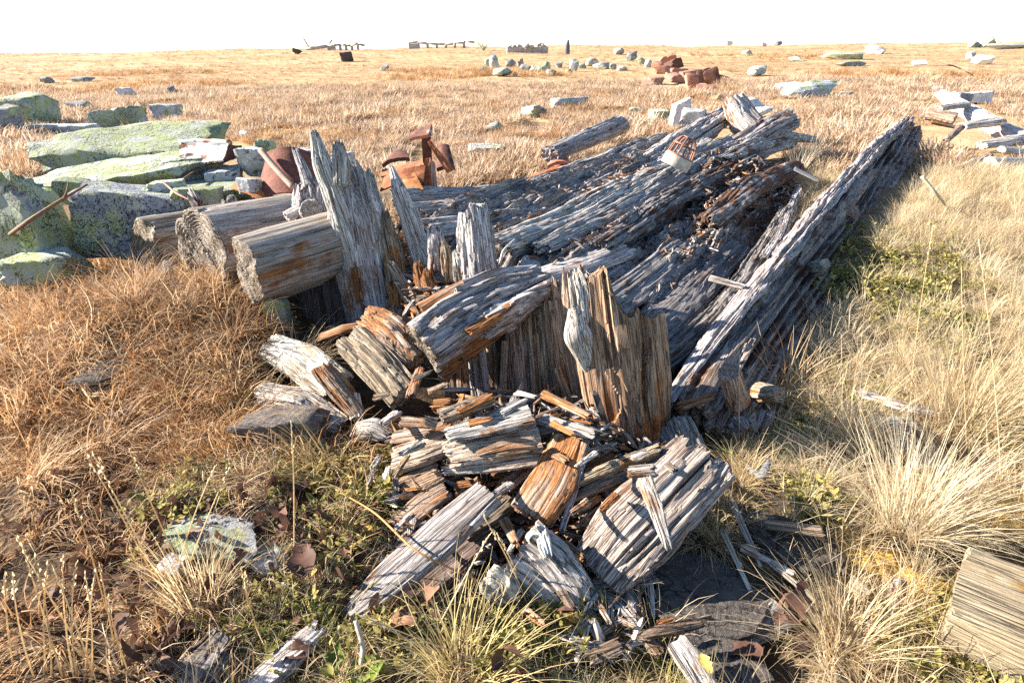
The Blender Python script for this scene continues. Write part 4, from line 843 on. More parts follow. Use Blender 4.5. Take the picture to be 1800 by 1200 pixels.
LATHS = [((742, 778), (700, 800), 22, .2, 'short grey lath across the left slabs', 'grey', .1), ((716, 800), (690, 842), 14, .17, 'thin tan lath hanging off the left slab', 'brown', .2), ((960, 792), (1000, 812), 20, .2, 'broken brown lath right of the tan slab', 'brown', .4),
 ((968, 742), (1010, 765), 14, .28, 'orange needle of wood over the pale curved lath', 'brown', .9), ((1050, 795), (1010, 822), 14, .24, 'pale needle of wood before the stump foot', 'pale', .1), ((900, 850), (862, 872), 18, .16, 'pale chip on the top end of the long plank', 'pale', .2),
 ((846, 905), (800, 950), 16, .15, 'dark lath beside the long plank', 'dark', .2), ((886, 912), (908, 958), 22, .12, 'brown chip between long plank and white faced block', 'brown', .3), ((918, 930), (892, 975), 14, .1, 'thin grey lath below the orange slab tip', 'grey', .1),
 ((990, 955), (1030, 985), 20, .1, 'brown wedge before the grooved plank end', 'brown', .4), ((1035, 880), (1000, 905), 16, .17, 'tan lath end right of the orange slab', 'brown', .3), ((1085, 868), (1055, 900), 18, .2, 'rust chip on the grooved plank upper corner', 'brown', .8),
 ((1108, 806), (1145, 790), 12, .28, 'little pale lath beneath the big stump', 'pale', .1), ((1150, 800), (1190, 830), 22, .2, 'grey brown wedge between stump and diagonal beam', 'deck', .2), ((770, 748), (740, 735), 26, .26, 'brown split chip behind the left slabs', 'brown', .35),
 ((822, 745), (870, 735), 16, .29, 'reddish lath lying on the back slabs', 'brown', .7), ((700, 725), (668, 745), 20, .2, 'pale wedge at the left back corner of the pile', 'pale', .1), ((655, 700), (690, 690), 16, .26, 'brown lath in the shade under the brown block', 'brown', .2),
 ((750, 690), (790, 672), 14, .33, 'brown lath in the shade under the fallen log', 'brown', .2), ((725, 668), (765, 650), 12, .36, 'thin dark lath leaning under the fallen log', 'dark', .1), ((905, 690), (945, 698), 12, .3, 'pale splinter lying before the wall boards', 'pale', .0),
 ((880, 728), (930, 700), 14, .3, 'grey needle over the dark grey lath', 'grey', .0), ((640, 862), (662, 820), 10, .08, 'slim grey chip in the grass left of the pile', 'grey', .0), ((830, 1000), (800, 1040), 16, .05, 'grey chip half under the white faced block', 'grey', .1),
 ((780, 840), (742, 862), 16, .16, 'tan chip across the grey brown slab', 'brown', .3), ((720, 905), (690, 935), 12, .1, 'thin chip on the second grey brown slab', 'grey', .1), ((985, 1035), (1010, 1075), 20, .05, 'black wedge right of the white faced block', 'dark', .1),
 ((1045, 1050), (1075, 1100), 14, .02, 'straw coloured sliver below the grooved plank end', 'pale', .1), ((920, 1070), (960, 1100), 18, .03, 'brown chip in the grass below the white faced block', 'brown', .3), ((1095, 1040), (1120, 1085), 14, .01, 'dark sliver along the slate edge', 'deck', .1)]
for i, (a, b, w, z, lb, mt, rt) in enumerate(LATHS):
    slab([(*a, z), (*b, z + .03)], [w, w * .6], lb, 260 + i, mat=mt, rot=(rt, rt), nu=40, nv=36, cat='wood fragment', t=.5, jag=(.02, .04), color=1.1)

# ------------------------------------------------------------------ squared beam and pieces at the right
wood('squared_beam', [PZ(1670, 1040, .11), PZ(1800, 1096, .11), PZ(2150, 1250, .11)], [180, 200, 245], t=.5, e=7, up=(0, -.15, 1), mat='beam', seed=301, jag=(.02, .0), rot=(.12, .05), rotn=.25, groove=.06, ncr=16, low=.02, terr=.01, nu=120, nv=110, gk=3.2, label='squared yellow grey beam end in the lower right corner', cat='beam', cutend=False, color=(.72, .64, .57))
wood('wood_shard', [PZ(1560, 1130, -.02), P(1572, 1080, 1.2), P(1582, 1012, 1.24)], [34, 40, 24], mat='deck', seed=302, up=VU, t=.7, label='dark upright stub in gold grass left of the squared beam', cat='stub', nu=56, nv=50, rot=(.3, .2), color=.9)
wood('weathered_plank', [G(1570, 735, .06), G(1650, 830, .03)], [60, 70], mat='grey', seed=303, t=.25, e=4, label='flat plank sunk under the golden grass', cat='plank', color=.85)
wood('weathered_plank', [G(1505, 688, .07), G(1590, 715, .07), G(1660, 730, .05)], [20, 26, 14], mat='grey', seed=304, t=.6, label='grey branch lying above the sunk plank', cat='branch', nu=48, color=1.05)
wood('weathered_plank', [G(1300, 1120, .02), G(1380, 1075, .02)], [50, 60], mat='grey', seed=305, t=.2, label='mossy flat plank bit at the edge of the black slate', cat='plank', color=.8)
wood('wood_fragment', [G(1340, 920, .08), G(1450, 935, .07)], [20, 26], mat='brown', seed=306, t=.35, label='tan wood strip on the second dark slate', cat='wood fragment', color=1.1, nu=48)
wood('wood_fragment', [G(1490, 1020, .05), G(1530, 1050, .04)], [44, 30], mat='beam', seed=307, t=.3, label='yellowish wood scrap between dark slate and gold tuft', cat='wood fragment', nu=48)
wood('wood_fragment', [G(150 + 45, 728, .05), G(240, 716, .05)], [14, 12], mat='grey', seed=308, t=.5, label='little grey stick in the brown sedge', cat='stick', nu=32, nv=24)
for i, (a, b, w) in enumerate([((1285, 880), (1340, 1000), 14), ((1300, 960), (1400, 1010), 16), ((1270, 930), (1320, 1040), 12), ((1350, 985), (1440, 1060), 12)]):
    wood('stick', [G(*a, .05), G(*b, .04)], [w, w * .7], mat='pale', seed=310 + i, t=.5, nu=28, nv=30, label=['straw pale splinter running down between the two slates', 'broad tan splinter crossing the slate edge', 'short bent splinter left of the two slates', 'thin tan splinter right of the black slate'][i], cat='splinter', color=.9)
# white jaw-like bone fragment
wood('bone_piece', [G(1314, 820, .03), G(1340, 836, .05), G(1354, 806, .07)], [10, 18, 7], mat=mat_plain('weathered_bone', (0.17, 0.18, 0.19), .6, .3), seed=315, t=.4, low=.25, groove=.02, nu=32, nv=30, label='small bluish white bone shard in the grass', cat='bone')

# ------------------------------------------------------------------ bleached plank heap at the right
HG = 'bleached planks of the right heap'
for i, (pts, w, lb, mt, c) in enumerate([
    ([(1655, 165, 8.9), (1730, 215, 7.9), (1830, 262, 7.2)], [26, 48, 46], 'largest bleached log running down to the right edge', 'pale', 1.15),
    ([(1628, 200, 7.8), (1680, 210, 7.6)], [30, 34], 'tan plank lying left in the heap', 'brown', 1.3), ([(1690, 222, 7.4), (1760, 212, 7.6)], [20, 24], 'white plank end above the hollow of the heap', 'pale', 1.1),
    ([(1662, 248, 6.6), (1690, 222, 7.0)], [12, 14], 'brown stick leaning in the hollow of the heap', 'brown', 1.1), ([(1724, 256, 6.6), (1830, 240, 7.2)], [22, 34], 'white grained plank right of the hollow', 'pale', 1.1),
    ([(1678, 298, 5.8), (1740, 272, 6.3)], [10, 14], 'tan stick slanting below the grey sheet', 'brown', 1.2), ([(1740, 284, 6.0), (1830, 290, 6.2)], [30, 34], 'whitish slab lowest in the heap', 'pale', 1.0),
    ([(1760, 262, 6.4), (1840, 272, 6.5)], [18, 26], 'narrow white plank over the lowest slab', 'pale', 1.05), ([(1650, 190, 8.0), (1700, 184, 8.2)], [16, 18], 'pale stick on the heap top', 'pale', .9),
    ([(1636, 214, 7.2), (1690, 226, 7.1)], [12, 10], 'orange edged strip under the tan plank', 'brown', 1.0)]):
    wood('bleached_plank', logp(*pts), w, t=.55, mat=mt, seed=330 + i, color=c, rot=(.6, .6) if 'orange' in lb else (.05, .1), label=lb + ' of bleached wood', cat='plank', group=HG, nu=56, nv=50, terr=.1)

# ------------------------------------------------------------------ tubes, plates, boxes for the iron things
def tube_geo(pts, r, n=8):
    A = np.array(pts, float); m = len(A); rr = np.broadcast_to(np.asarray(r, float), (m,))
    T = np.gradient(A, axis=0); T /= np.linalg.norm(T, axis=1, keepdims=True) + 1e-9
    ref = np.array([0.3, 0.2, 1.0]) if abs(T[:, 2]).mean() < .8 else np.array([1.0, .2, .1])
    S = np.cross(T, ref); S /= np.linalg.norm(S, axis=1, keepdims=True) + 1e-9; N = np.cross(S, T)
    th = np.linspace(0, 2 * math.pi, n, endpoint=False)
    V = A[:, None] + (S[:, None] * np.cos(th)[None, :, None] + N[:, None] * np.sin(th)[None, :, None]) * rr[:, None, None]
    ix = np.arange(m * n).reshape(m, n)
    f = [tuple(q) for q in np.stack([ix[:-1], np.roll(ix, -1, 1)[:-1], np.roll(ix, -1, 1)[1:], ix[1:]], -1).reshape(-1, 4)]
    f += [tuple(ix[0][::-1]), tuple(ix[-1])]
    return V.reshape(-1, 3), f
def tube(name, pts, r, mat, parent=None, n=8, smooth_pts=True):
    A = np.array(pts, float)
    if smooth_pts and len(A) > 2:
        t = np.linspace(0, 1, len(A)); tt = np.linspace(0, 1, 6 * len(A))
        A = np.stack([np.interp(tt, t, A[:, k]) for k in range(3)], 1)
        for _ in range(4): A[1:-1] = (A[:-2] + 2 * A[1:-1] + A[2:]) / 4
        if not np.isscalar(r): r = np.interp(tt, t, r)
    V, f = tube_geo(A, r, n)
    return mesh_obj(name, V, f, mat, parent, A[0])
def plate(name, c, mat, th=.008, parent=None, bend=0.0, n=16, wob=.006, seed=1):
    """c: four corners bl, br, tr, tl; a bent sheet with real thickness."""
    c = [np.asarray(q, float) for q in c]
    s, t = np.meshgrid(np.linspace(0, 1, n), np.linspace(0, 1, n), indexing='ij')
    p = ((1 - s) * (1 - t))[..., None] * c[0] + (s * (1 - t))[..., None] * c[1] + (s * t)[..., None] * c[2] + ((1 - s) * t)[..., None] * c[3]
    nr = np.cross(c[1] - c[0], c[3] - c[0]); nr /= np.linalg.norm(nr) + 1e-9
    off = bend * np.sin(s * math.pi) + wob * fbm(s * 4, t * 4, 0, 3, seed)
    top = p + nr * (off + th / 2)[..., None]; bot = p + nr * (off - th / 2)[..., None]
    V = np.concatenate([top.reshape(-1, 3), bot.reshape(-1, 3)])
    ix = np.arange(n * n).reshape(n, n); k = n * n
    f = [tuple(q) for q in np.stack([ix[:-1, :-1], ix[1:, :-1], ix[1:, 1:], ix[:-1, 1:]], -1).reshape(-1, 4)]
    f += [tuple(q[::-1] + k) for q in np.stack([ix[:-1, :-1], ix[1:, :-1], ix[1:, 1:], ix[:-1, 1:]], -1).reshape(-1, 4)]
    lp = list(ix[:, 0]) + list(ix[-1, 1:]) + list(ix[-2::-1, -1]) + list(ix[0, -2:0:-1])
    f += [(lp[i], lp[(i + 1) % len(lp)], lp[(i + 1) % len(lp)] + k, lp[i] + k)[::-1] for i in range(len(lp))]
    return mesh_obj(name, V, [tuple(int(x) for x in q) for q in f], mat, parent, p.reshape(-1, 3)[np.argmin(p.reshape(-1, 3)[:, 2])], None, True, 30)

# enamel basin
e = empty('enamel_basin', P(370, 284, 4.18), 'rusty white enamel basin lying between lichen boulders', 'basin')
plate('front_wall', [P(316, 276, 4.14), P(392, 282, 4.00), P(404, 252, 4.18), P(316, 252, 4.31)], ENAMEL, .012, e, -.03, seed=3)
plate('back_wall', [P(318, 276, 4.40), P(404, 278, 4.36), P(408, 250, 4.49), P(320, 249, 4.49)], ENAMEL, .012, e, .03, seed=4)
plate('end_wall', [P(392, 282, 4.00), P(424, 276, 4.22), P(424, 256, 4.36), P(404, 252, 4.18)], RUSTD, .012, e, -.02, seed=5)
plate('floor_plate', [P(330, 284, 4.14), P(392, 286, 4.05), P(412, 278, 4.31), P(320, 278, 4.40)], RUSTD, .012, e, 0, seed=6)
tube('rim', [P(316, 250, 4.31), P(360, 247, 4.27), P(404, 250, 4.18)], .014, ENAMEL, e)
# rusted sheet
e = empty('rusted_sheet', P(500, 352, 3.75), 'curled dark red rusted iron sheet behind the sawn logs', 'iron sheet')
plate('curled_plate', [P(448, 356, 3.72), P(575, 356, 3.72), P(580, 286, 4.15), P(470, 268, 3.98)], mat_rust('red_rusted_iron', (0.07, 0.022, 0.014), (0.17, 0.055, 0.032), (0.27, 0.10, 0.06)), .01, e, .10, seed=7)
tube('edge_rod', [P(458, 264, 3.9), P(486, 298, 3.75), P(516, 330, 3.62)], .018, mat_plain('pale_rust', (0.30, 0.20, 0.15), .8, .3), e)
plate('torn_flap', [P(404, 332, 3.75), P(470, 362, 3.6), P(486, 348, 3.7), P(412, 322, 3.85)], RUSTO, .008, e, .02, seed=8)
# iron bracket with channel
e = empty('iron_bracket', P(750, 335, 4.2), 'rusted iron bracket with a tilted head plate and a leaning strut', 'iron bracket')
plate('head_plate', [P(719, 246, 4.3), P(756, 238, 4.2), P(759, 220, 4.3), P(722, 236, 4.45)], RUSTD, .02, e, .0, seed=9)
plate('neck', [P(744, 290, 4.25), P(760, 290, 4.25), P(757, 236, 4.28), P(741, 240, 4.28)], RUSTD, .02, e, 0, seed=10)
plate('strut', [P(786, 304, 4.15), P(798, 298, 4.15), P(757, 246, 4.22), P(751, 250, 4.22)], RUST, .02, e, 0, seed=11)
plate('upright', [P(742, 340, 4.1), P(759, 340, 4.1), P(757, 278, 4.2), P(747, 280, 4.2)], RUST, .02, e, 0, seed=12)
plate('upright', [P(760, 340, 4.1), P(770, 338, 4.1), P(764, 285, 4.2), P(757, 280, 4.2)], mat_plain('pale_pink_rust', (0.42, 0.25, 0.18), .8, .25), .02, e, 0, seed=13)
t_ = tube('bolt', [P(753, 232, 4.22), P(756, 231, 4.15)], .011, mat_plain('grey_bolt', (0.35, 0.33, 0.32), .5, .2), e)
e = empty('iron_channel', P(700, 340, 4.1), 'orange rusted iron channel lying beside the bracket', 'iron channel')
plate('web', [P(668, 336, 4.0), P(744, 318, 4.0), P(748, 292, 4.1), P(676, 312, 4.1)], RUST, .012, e, .02, seed=14)
plate('flange', [P(670, 312, 4.1), P(746, 292, 4.1), P(742, 282, 4.35), P(672, 300, 4.35)], RUST, .012, e, 0, seed=15)
plate('flange', [P(690, 340, 3.9), P(745, 335, 3.9), P(730, 306, 4.05), P(690, 324, 4.05)], RUSTO, .012, e, .015, seed=16)
plate('back_plate', [P(738, 340, 4.05), P(748, 335, 4.2), P(748, 286, 4.3), P(740, 290, 4.1)], RUSTD, .012, e, 0, seed=17)
tag(plate('rusted_plate', [P(672, 292, 4.9), P(720, 280, 4.8), P(716, 268, 5.0), P(690, 272, 5.1)], RUSTD, .03, None, .02, seed=18), 'dark rusted plate half hidden in grass left of the bracket', 'iron plate')
tag(plate('rusted_plate', [P(768, 300, 4.6), P(800, 296, 4.6), P(790, 258, 4.9), P(768, 262, 4.9)], RUSTD, .03, None, .02, seed=19), 'dark rusted plate standing in grass behind the leaning strut', 'iron plate')
tag(plate('rusted_plate', [P(925, 322, 5.2), P(1000, 296, 5.8), P(1004, 284, 6.1), P(930, 312, 5.5)], RUST, .02, None, .0, seed=20), 'flat red iron strip in grass above the roof logs', 'iron strip')
tag(plate('rusted_plate', [P(962, 294, 5.9), P(1002, 290, 5.9), P(996, 277, 6.3), P(966, 280, 6.3)], mat_rust('brick_red_rust', (0.2, 0.06, 0.035), (0.36, 0.13, 0.08), (0.48, 0.22, 0.15)), .03, None, .03, seed=21), 'crumpled brick red iron scrap at the lone grey log', 'iron scrap')

# wire cage lamp
lc = P(1187, 289, 4.72); ax = np.array([0.42, 0.05, 0.9]); ax = ax / np.linalg.norm(ax)
e = empty('cage_lamp', lc, 'wire cage lamp guard with white rim lying on the long roof log', 'lamp')
u1 = np.cross(ax, [0, 1, 0.2]); u1 /= np.linalg.norm(u1); u2 = np.cross(ax, u1)
R0 = 25 * depth(lc) / F
def circ(h, r, n=28): return [lc + ax * h + (u1 * math.cos(a) + u2 * math.sin(a)) * r for a in np.linspace(0, 2 * math.pi, n)]
Vr, fr = [], []
prof = [(-.02, 1.0), (.05, 1.02), (.06, .97), (.055, .86), (.0, .84), (-.02, .9)]
nn = 40
for h_, r_ in prof:
    Vr += [lc + ax * h_ + (u1 * math.cos(a) + u2 * math.sin(a)) * R0 * r_ for a in np.linspace(0, 2 * math.pi, nn, endpoint=False)]
for j in range(len(prof)):
    for k in range(nn):
        j2 = (j + 1) % len(prof); fr.append((j * nn + k, j * nn + (k + 1) % nn, j2 * nn + (k + 1) % nn, j2 * nn + k))
mesh_obj('rim', np.array(Vr), fr, mat_plain('dull_cream_rim', (0.42, 0.37, 0.29), .6, .45, 25), e, lc, None, True, 40)
CU = mat_rust('copper_red_wire', (0.14, 0.06, 0.04), (0.28, 0.125, 0.08), (0.42, 0.22, 0.15))
rw = .0065
tube('wire_hoop', circ(.065, R0 * .93), rw, CU, e, 6, False)
tube('wire_hoop', circ(.14, R0 * .82), rw, CU, e, 6, False)
tube('wire_hoop', circ(.20, R0 * .40), rw, CU, e, 6, False)
for k in range(8):
    a = k * math.pi / 4 + .2; dv = u1 * math.cos(a) + u2 * math.sin(a)
    tube('cage_wire', [lc + ax * .055 + dv * R0 * .93, lc + ax * .14 + dv * R0 * .82, lc + ax * .185 + dv * R0 * .60, lc + ax * .20 + dv * R0 * .40], rw, CU, e, 6)
mesh_obj('lamp_socket', *(lambda V, f: (V, f))(*tube_geo([lc - ax * .02, lc + ax * .01, lc + ax * .05], [R0 * .84, R0 * .8, R0 * .35], 24)), RUSTD, e, lc)

# thin twig against the boulders, a few more twigs
def twig(pts, r, label, mat=None, name='twig', parent=None):
    o = tube(name, pts, r, mat or TWIG, parent, 6); 
    if label: tag(o, label, 'twig')
    return o
TWIG = mat_plain('brown_twig', (0.17, 0.10, 0.06), .8, .4, 60)
tw = twig([G(-20, 440, .06), P(40, 395, 3.0), P(100, 356, 3.05), P(154, 324, 3.1)], [.012, .011, .009, .005], 'long bare twig leaning over the left lichen boulders')
twig([P(112, 350, 3.06), P(118, 336, 3.06), P(120, 322, 3.08)], [.007, .005, .003], None, None, 'side_twig', tw)
twig([P(284, 318, 3.5), P(310, 340, 3.4), P(334, 352, 3.35)], [.006, .007, .005], 'pinkish twig above the spotted boulder', mat_plain('pink_twig', (0.40, 0.24, 0.17), .8, .3))
twig([P(300, 330, 3.6), P(350, 296, 4.1), P(398, 268, 4.5)], [.008, .007, .004], 'dark twig lying across the ledge towards the enamel basin')
twig([G(590, 860, .05), G(660, 900, .13), G(730, 970, .18), G(840, 1020, .10)], [.002, .003, .003, .002], 'orange brown stalk arching over the long grey plank', mat_plain('orange_stalk', (0.42, 0.20, 0.07), .8, .3))
twig([P(878, 466, 2.95), P(884, 440, 3.0), P(905, 420, 3.1)], [.006, .006, .003], 'curled pale strip on the smooth roof log', WOOD_TWIG if False else mat_plain('pale_twig', (0.5, 0.46, 0.42), .8, .2))
twig([P(945, 705, 2.1), P(965, 690, 2.1), P(980, 676, 2.12)], [.005, .004, .003], 'thin forked rootlet in front of the wall boards')
twig([G(625, 1090, .1), G(640, 1140, .05), G(628, 1190, .02)], [.006, .007, .006], 'pale crooked twig at the bottom edge beside the bottom plank', mat_plain('pale_crooked_twig', (0.45, 0.38, 0.30), .8, .25))
twig([G(1620, 310, .3), G(1650, 345, .2), G(1670, 372, .02)], [.012, .010, .008], 'bent pale stalk beside the far end of the diagonal beam', mat_plain('pale_stalk', (0.5, 0.40, 0.26), .8, .2))
twig([G(1560, 122, .1), G(1620, 116, .3), G(1672, 114, .5), G(1690, 122, .1)], [.03, .03, .025, .02], 'bent dark branch lying in pale grass below the right horizon')

# heap of rust red chunks in the middle distance
RED = mat_rust('rust_red_lump', (0.20, 0.085, 0.055), (0.34, 0.16, 0.11), (0.47, 0.28, 0.21))
DKR = mat_rust('shaded_rust_lump', (0.035, 0.018, 0.015), (0.09, 0.04, 0.03), (0.17, 0.08, 0.06))  # darker copy for the heap's shaded right side, shade put into the colour
rs2 = random.Random(4)
redl = ['topmost', 'left topmost', 'upper dark', 'small upper', 'left middle', 'flat middle', 'pale middle', 'right middle', 'lower left', 'outlying left', 'lower middle', 'lower right', 'pyramid shaped lowest', 'dark right', 'darkest right', 'outlying right', 'thin upright', 'little orange']
for i, (u, v, w, h, dk) in enumerate([(1172, 110, 26, 12, 0), (1156, 116, 20, 9, 0), (1186, 116, 26, 14, 1), (1182, 106, 10, 14, 0), (1164, 124, 24, 12, 0), (1192, 128, 28, 12, 0), (1206, 131, 22, 10, 0), (1216, 128, 26, 10, 0), (1152, 142, 26, 12, 0), (1138, 148, 18, 10, 0), (1186, 140, 24, 14, 0), (1216, 146, 22, 24, 0), (1242, 156, 32, 12, 0), (1234, 134, 22, 24, 1), (1248, 138, 24, 24, 1), (1262, 136, 30, 10, 1), (1244, 128, 6, 16, 1), (1176, 132, 14, 9, 0)]):
    base = G(u, v + h / 2); d0 = depth(base); W, Hh = w * d0 / F, h * d0 / F
    Vd, fcs = ico(3); rsn = np.random.RandomState(800 + i)
    r = np.full(len(Vd), 9.)
    for ax_ in range(3):
        for sg in (1, -1):
            nr = np.zeros(3); nr[ax_] = sg; nr += rsn.uniform(-.36, .36, 3); nr /= np.linalg.norm(nr); qd = Vd @ nr; r = np.where(qd > .05, np.minimum(r, .5 / np.maximum(qd, .05)), r)
    p = Vd * r[:, None] * (1 + .05 * fbm(Vd[:, 0] * 3, Vd[:, 1] * 3, Vd[:, 2] * 3, 3, i))[:, None] * [W * .95, W * .7, Hh * .9]
    p = p @ np.array(Matrix.Rotation(rs2.uniform(-.6, .6), 3, 'Z')).T + base; p[:, 2] += base[2] - p[:, 2].min() - .05 * Hh + max(0, (120 - v)) * .004
    tag(mesh_obj('rust_chunk', p, fcs, DKR if dk else RED, None, base, None, True, 35), '%s chunk of the rust red heap in the middle distance' % redl[i], 'chunk', 'rust red heap')

# ruins and marks along the horizon
def hz(u, y): 
    d = ray(u, 88); x = d[0] / d[1] * y; return np.array([x, y, ground(x, y)])
def bar(name, a, b, th, mat, parent=None):
    return tube(name, [a, (np.asarray(a) + b) / 2, b], th, mat, parent, 6, False)
OLD = mat_plain('hazed_old_timber', (0.42, 0.36, 0.31), .9, .4, 4)  # lightened to put the haze of the horizon into the colour
for nm, lb, u0, u1_, y, hh_, nb_ in [('ruined_hut', 'low wreck of dark timbers on the horizon left of centre', 578, 640, 95, .8, 6), ('ruined_fence', 'long low timber wreck with a dark left block on the skyline', 720, 832, 100, .95, 7), ('ruined_wall', 'dark low ruin on the skyline above the stone row', 893, 962, 80, 1.0, 8)]:
    a, b = hz(u0, y), hz(u1_, y); e = empty(nm, (a + b) / 2, lb, 'ruin')
    for k in range(nb_):
        f0 = k / nb_; q = a + (b - a) * f0; q2 = a + (b - a) * (f0 + 1.15 / nb_); hk = hh_ * rs2.uniform(.5, 1)
        bar('timber', q + [0, 0, hk], q2 + [0, rs2.uniform(-1, 1), hh_ * rs2.uniform(.5, 1)], .16, OLD, e)
        bar('post', q - [0, 0, .2], q + [0, 0, hk], .2, OLD, e)
        if nm == 'ruined_wall' or k == 0: plate('wall_panel', [q - [0, 0, .2], q2 - [0, 0, .2], q2 + [0, 0, hk * .8], q + [0, 0, hk * .8]], OLD, .2, e, 0, 5)
q = hz(547, 95); e = empty('forked_timber', q, 'forked dark timber sticking up on the left skyline', 'timber')
bar('timber', q + [-.8, 0, .2], q + [2.2, 0, .5], .22, OLD, e); bar('prong', q + [-.2, 0, .3], q + [-.9, 0, 1.6], .12, OLD, e); bar('prong', q + [2.2, 0, .4], q + [3.0, 0, 1.3], .12, OLD, e)
q = hz(997, 70)
vv = [q + [0, 0, -.1], q + [0, 0, .35], q + [.02, 0, .8], q + [.05, 0, 1.1], q + [.1, 0, 1.35]]
tag(tube('standing_stone', vv, [.30, .28, .24, .17, .07], mat_plain('dark_standing_stone', (0.11, 0.11, 0.12), .9, .3, 5), None, 8), 'small dark upright marker standing alone on the skyline', 'marker')
q = hz(850, 90)
e = empty('leafless_bush', q, 'pale wispy bush on the skyline between two ruins', 'bush')
BUSH = mat_plain('wispy_bush', (0.30, 0.33, 0.24), .9, .3, 4)
for k in range(16):
    a = rs2.uniform(-1, 1); b = rs2.uniform(-1, 1)
    tube('branch', [q, q + [a * .5, b * .5, .7], q + [a * 1.4, b * 1.2, rs2.uniform(1.0, 1.8)]], [.05, .035, .015], BUSH, e, 5)

# ------------------------------------------------------------------ grass, leaves, chips
def blades(n, L, r0, lean, droop, wid, seed, segs=4, az=None, azs=math.pi):
    r = np.random.RandomState(seed)
    L_ = r.uniform(L[0], L[1], n); phi = r.uniform(-azs, azs, n) + (az or 0)
    rt = r0 * np.sqrt(r.uniform(0, 1, n)); pr = r.uniform(0, 2 * math.pi, n) if az is not None else phi + r.normal(0, .7, n)
    root = np.stack([rt * np.cos(pr), rt * np.sin(pr), np.full(n, -.012)], 1)
    e0 = np.clip(r.normal(lean[0], lean[1], n), .05, 1.57); dr = np.abs(r.normal(droop[0], droop[1], n)); tw = r.normal(0, .35, n)
    w = r.uniform(wid[0], wid[1], n)
    V = np.zeros((n, segs + 1, 2, 3)); p = root.copy()
    for k in range(segs + 1):
        t = k / segs; el = e0 - dr * t * t * 1.0; ph = phi + tw * t
        d = np.stack([np.cos(el) * np.cos(ph), np.cos(el) * np.sin(ph), np.sin(el)], 1)
        if k: p = p + d * (L_ / segs)[:, None]
        sd = np.stack([-np.sin(ph + tw), np.cos(ph + tw), 0.3 * tw], 1) * (w * (1 - .82 * t) / 2)[:, None]
        V[:, k, 0] = p - sd; V[:, k, 1] = p + sd
    V[..., 2] = np.maximum(V[..., 2], -.015 + 0.006 * r.uniform(0, 1, (n, 1, 1)))
    ix = np.arange(n * (segs + 1) * 2).reshape(n, segs + 1, 2)
    f = np.stack([ix[:, :-1, 0], ix[:, :-1, 1], ix[:, 1:, 1], ix[:, 1:, 0]], -1).reshape(-1, 4)
    tone = np.repeat(np.clip(r.normal(.5, .24, n), 0, 1), (segs + 1) * 2)
    return V.reshape(-1, 3), f, tone
def joinb(parts):
    V, f, t, o = [], [], [], 0
    for v, ff, tt in parts: V.append(v); f.append(ff + o); t.append(tt); o += len(v)
    return np.concatenate(V), np.concatenate(f), np.concatenate(t)
def proto(name, V, f, tone, mat):
    o = mesh_obj(name, V, f, mat, None, (0, 0, 0), {'tone': tone}, True)
    COL.objects.unlink(o); return o
def leafcard(n, r0, size, seed, curl=.6, hmax=.03, el=(.2, .4), seg=3):
    """n small oval leaves round a point, each a little curved sheet."""
    r = np.random.RandomState(seed); Vs, fs, ts = [], [], []
    for i in range(n):
        L = r.uniform(*size); W = L * r.uniform(.38, .6); ph = r.uniform(0, 2 * math.pi); e_ = r.normal(*el)
        a = np.linspace(0, 1, seg + 1); prof = np.sin(np.clip(a * .9 + .08, 0, 1) * math.pi) ** .7 * (1 + (.25 if seg > 4 else 0) * r.normal(0, 1, seg + 1))
        g = np.stack([np.stack([a * L, -prof * W / 2, 0 * a], 1), np.stack([a * L, 0 * a, -.12 * L * prof], 1), np.stack([a * L, prof * W / 2, 0 * a], 1)], 1)
        c = curl * r.uniform(.3, 1.4) * (1 if r.rand() < .7 else -1)
        ang = e_ - c * g[..., 0] / L
        x = np.cos(ang) * g[..., 0]; z = np.sin(ang) * g[..., 0] + g[..., 2]; y = g[..., 1]
        rl = r.normal(0, .35); y, z = y * math.cos(rl) - z * math.sin(rl), y * math.sin(rl) + z * math.cos(rl)
        rr0 = r0 * math.sqrt(r.rand()); a0 = r.uniform(0, 6.28)
        X = x * math.cos(ph) - y * math.sin(ph) + rr0 * math.cos(a0); Y = x * math.sin(ph) + y * math.cos(ph) + rr0 * math.sin(a0); Z = z + r.uniform(0, hmax)
        ix = np.arange((seg + 1) * 3).reshape(seg + 1, 3)
        f = np.concatenate([np.stack([ix[:-1, k], ix[:-1, k + 1], ix[1:, k + 1], ix[1:, k]], -1) for k in (0, 1)])
        Vs.append(np.stack([X, Y, Z], -1).reshape(-1, 3)); fs.append(f); ts.append(np.full((seg + 1) * 3, np.clip(r.normal(.5, .22), 0, 1)))
    return joinb(list(zip(Vs, fs, ts)))

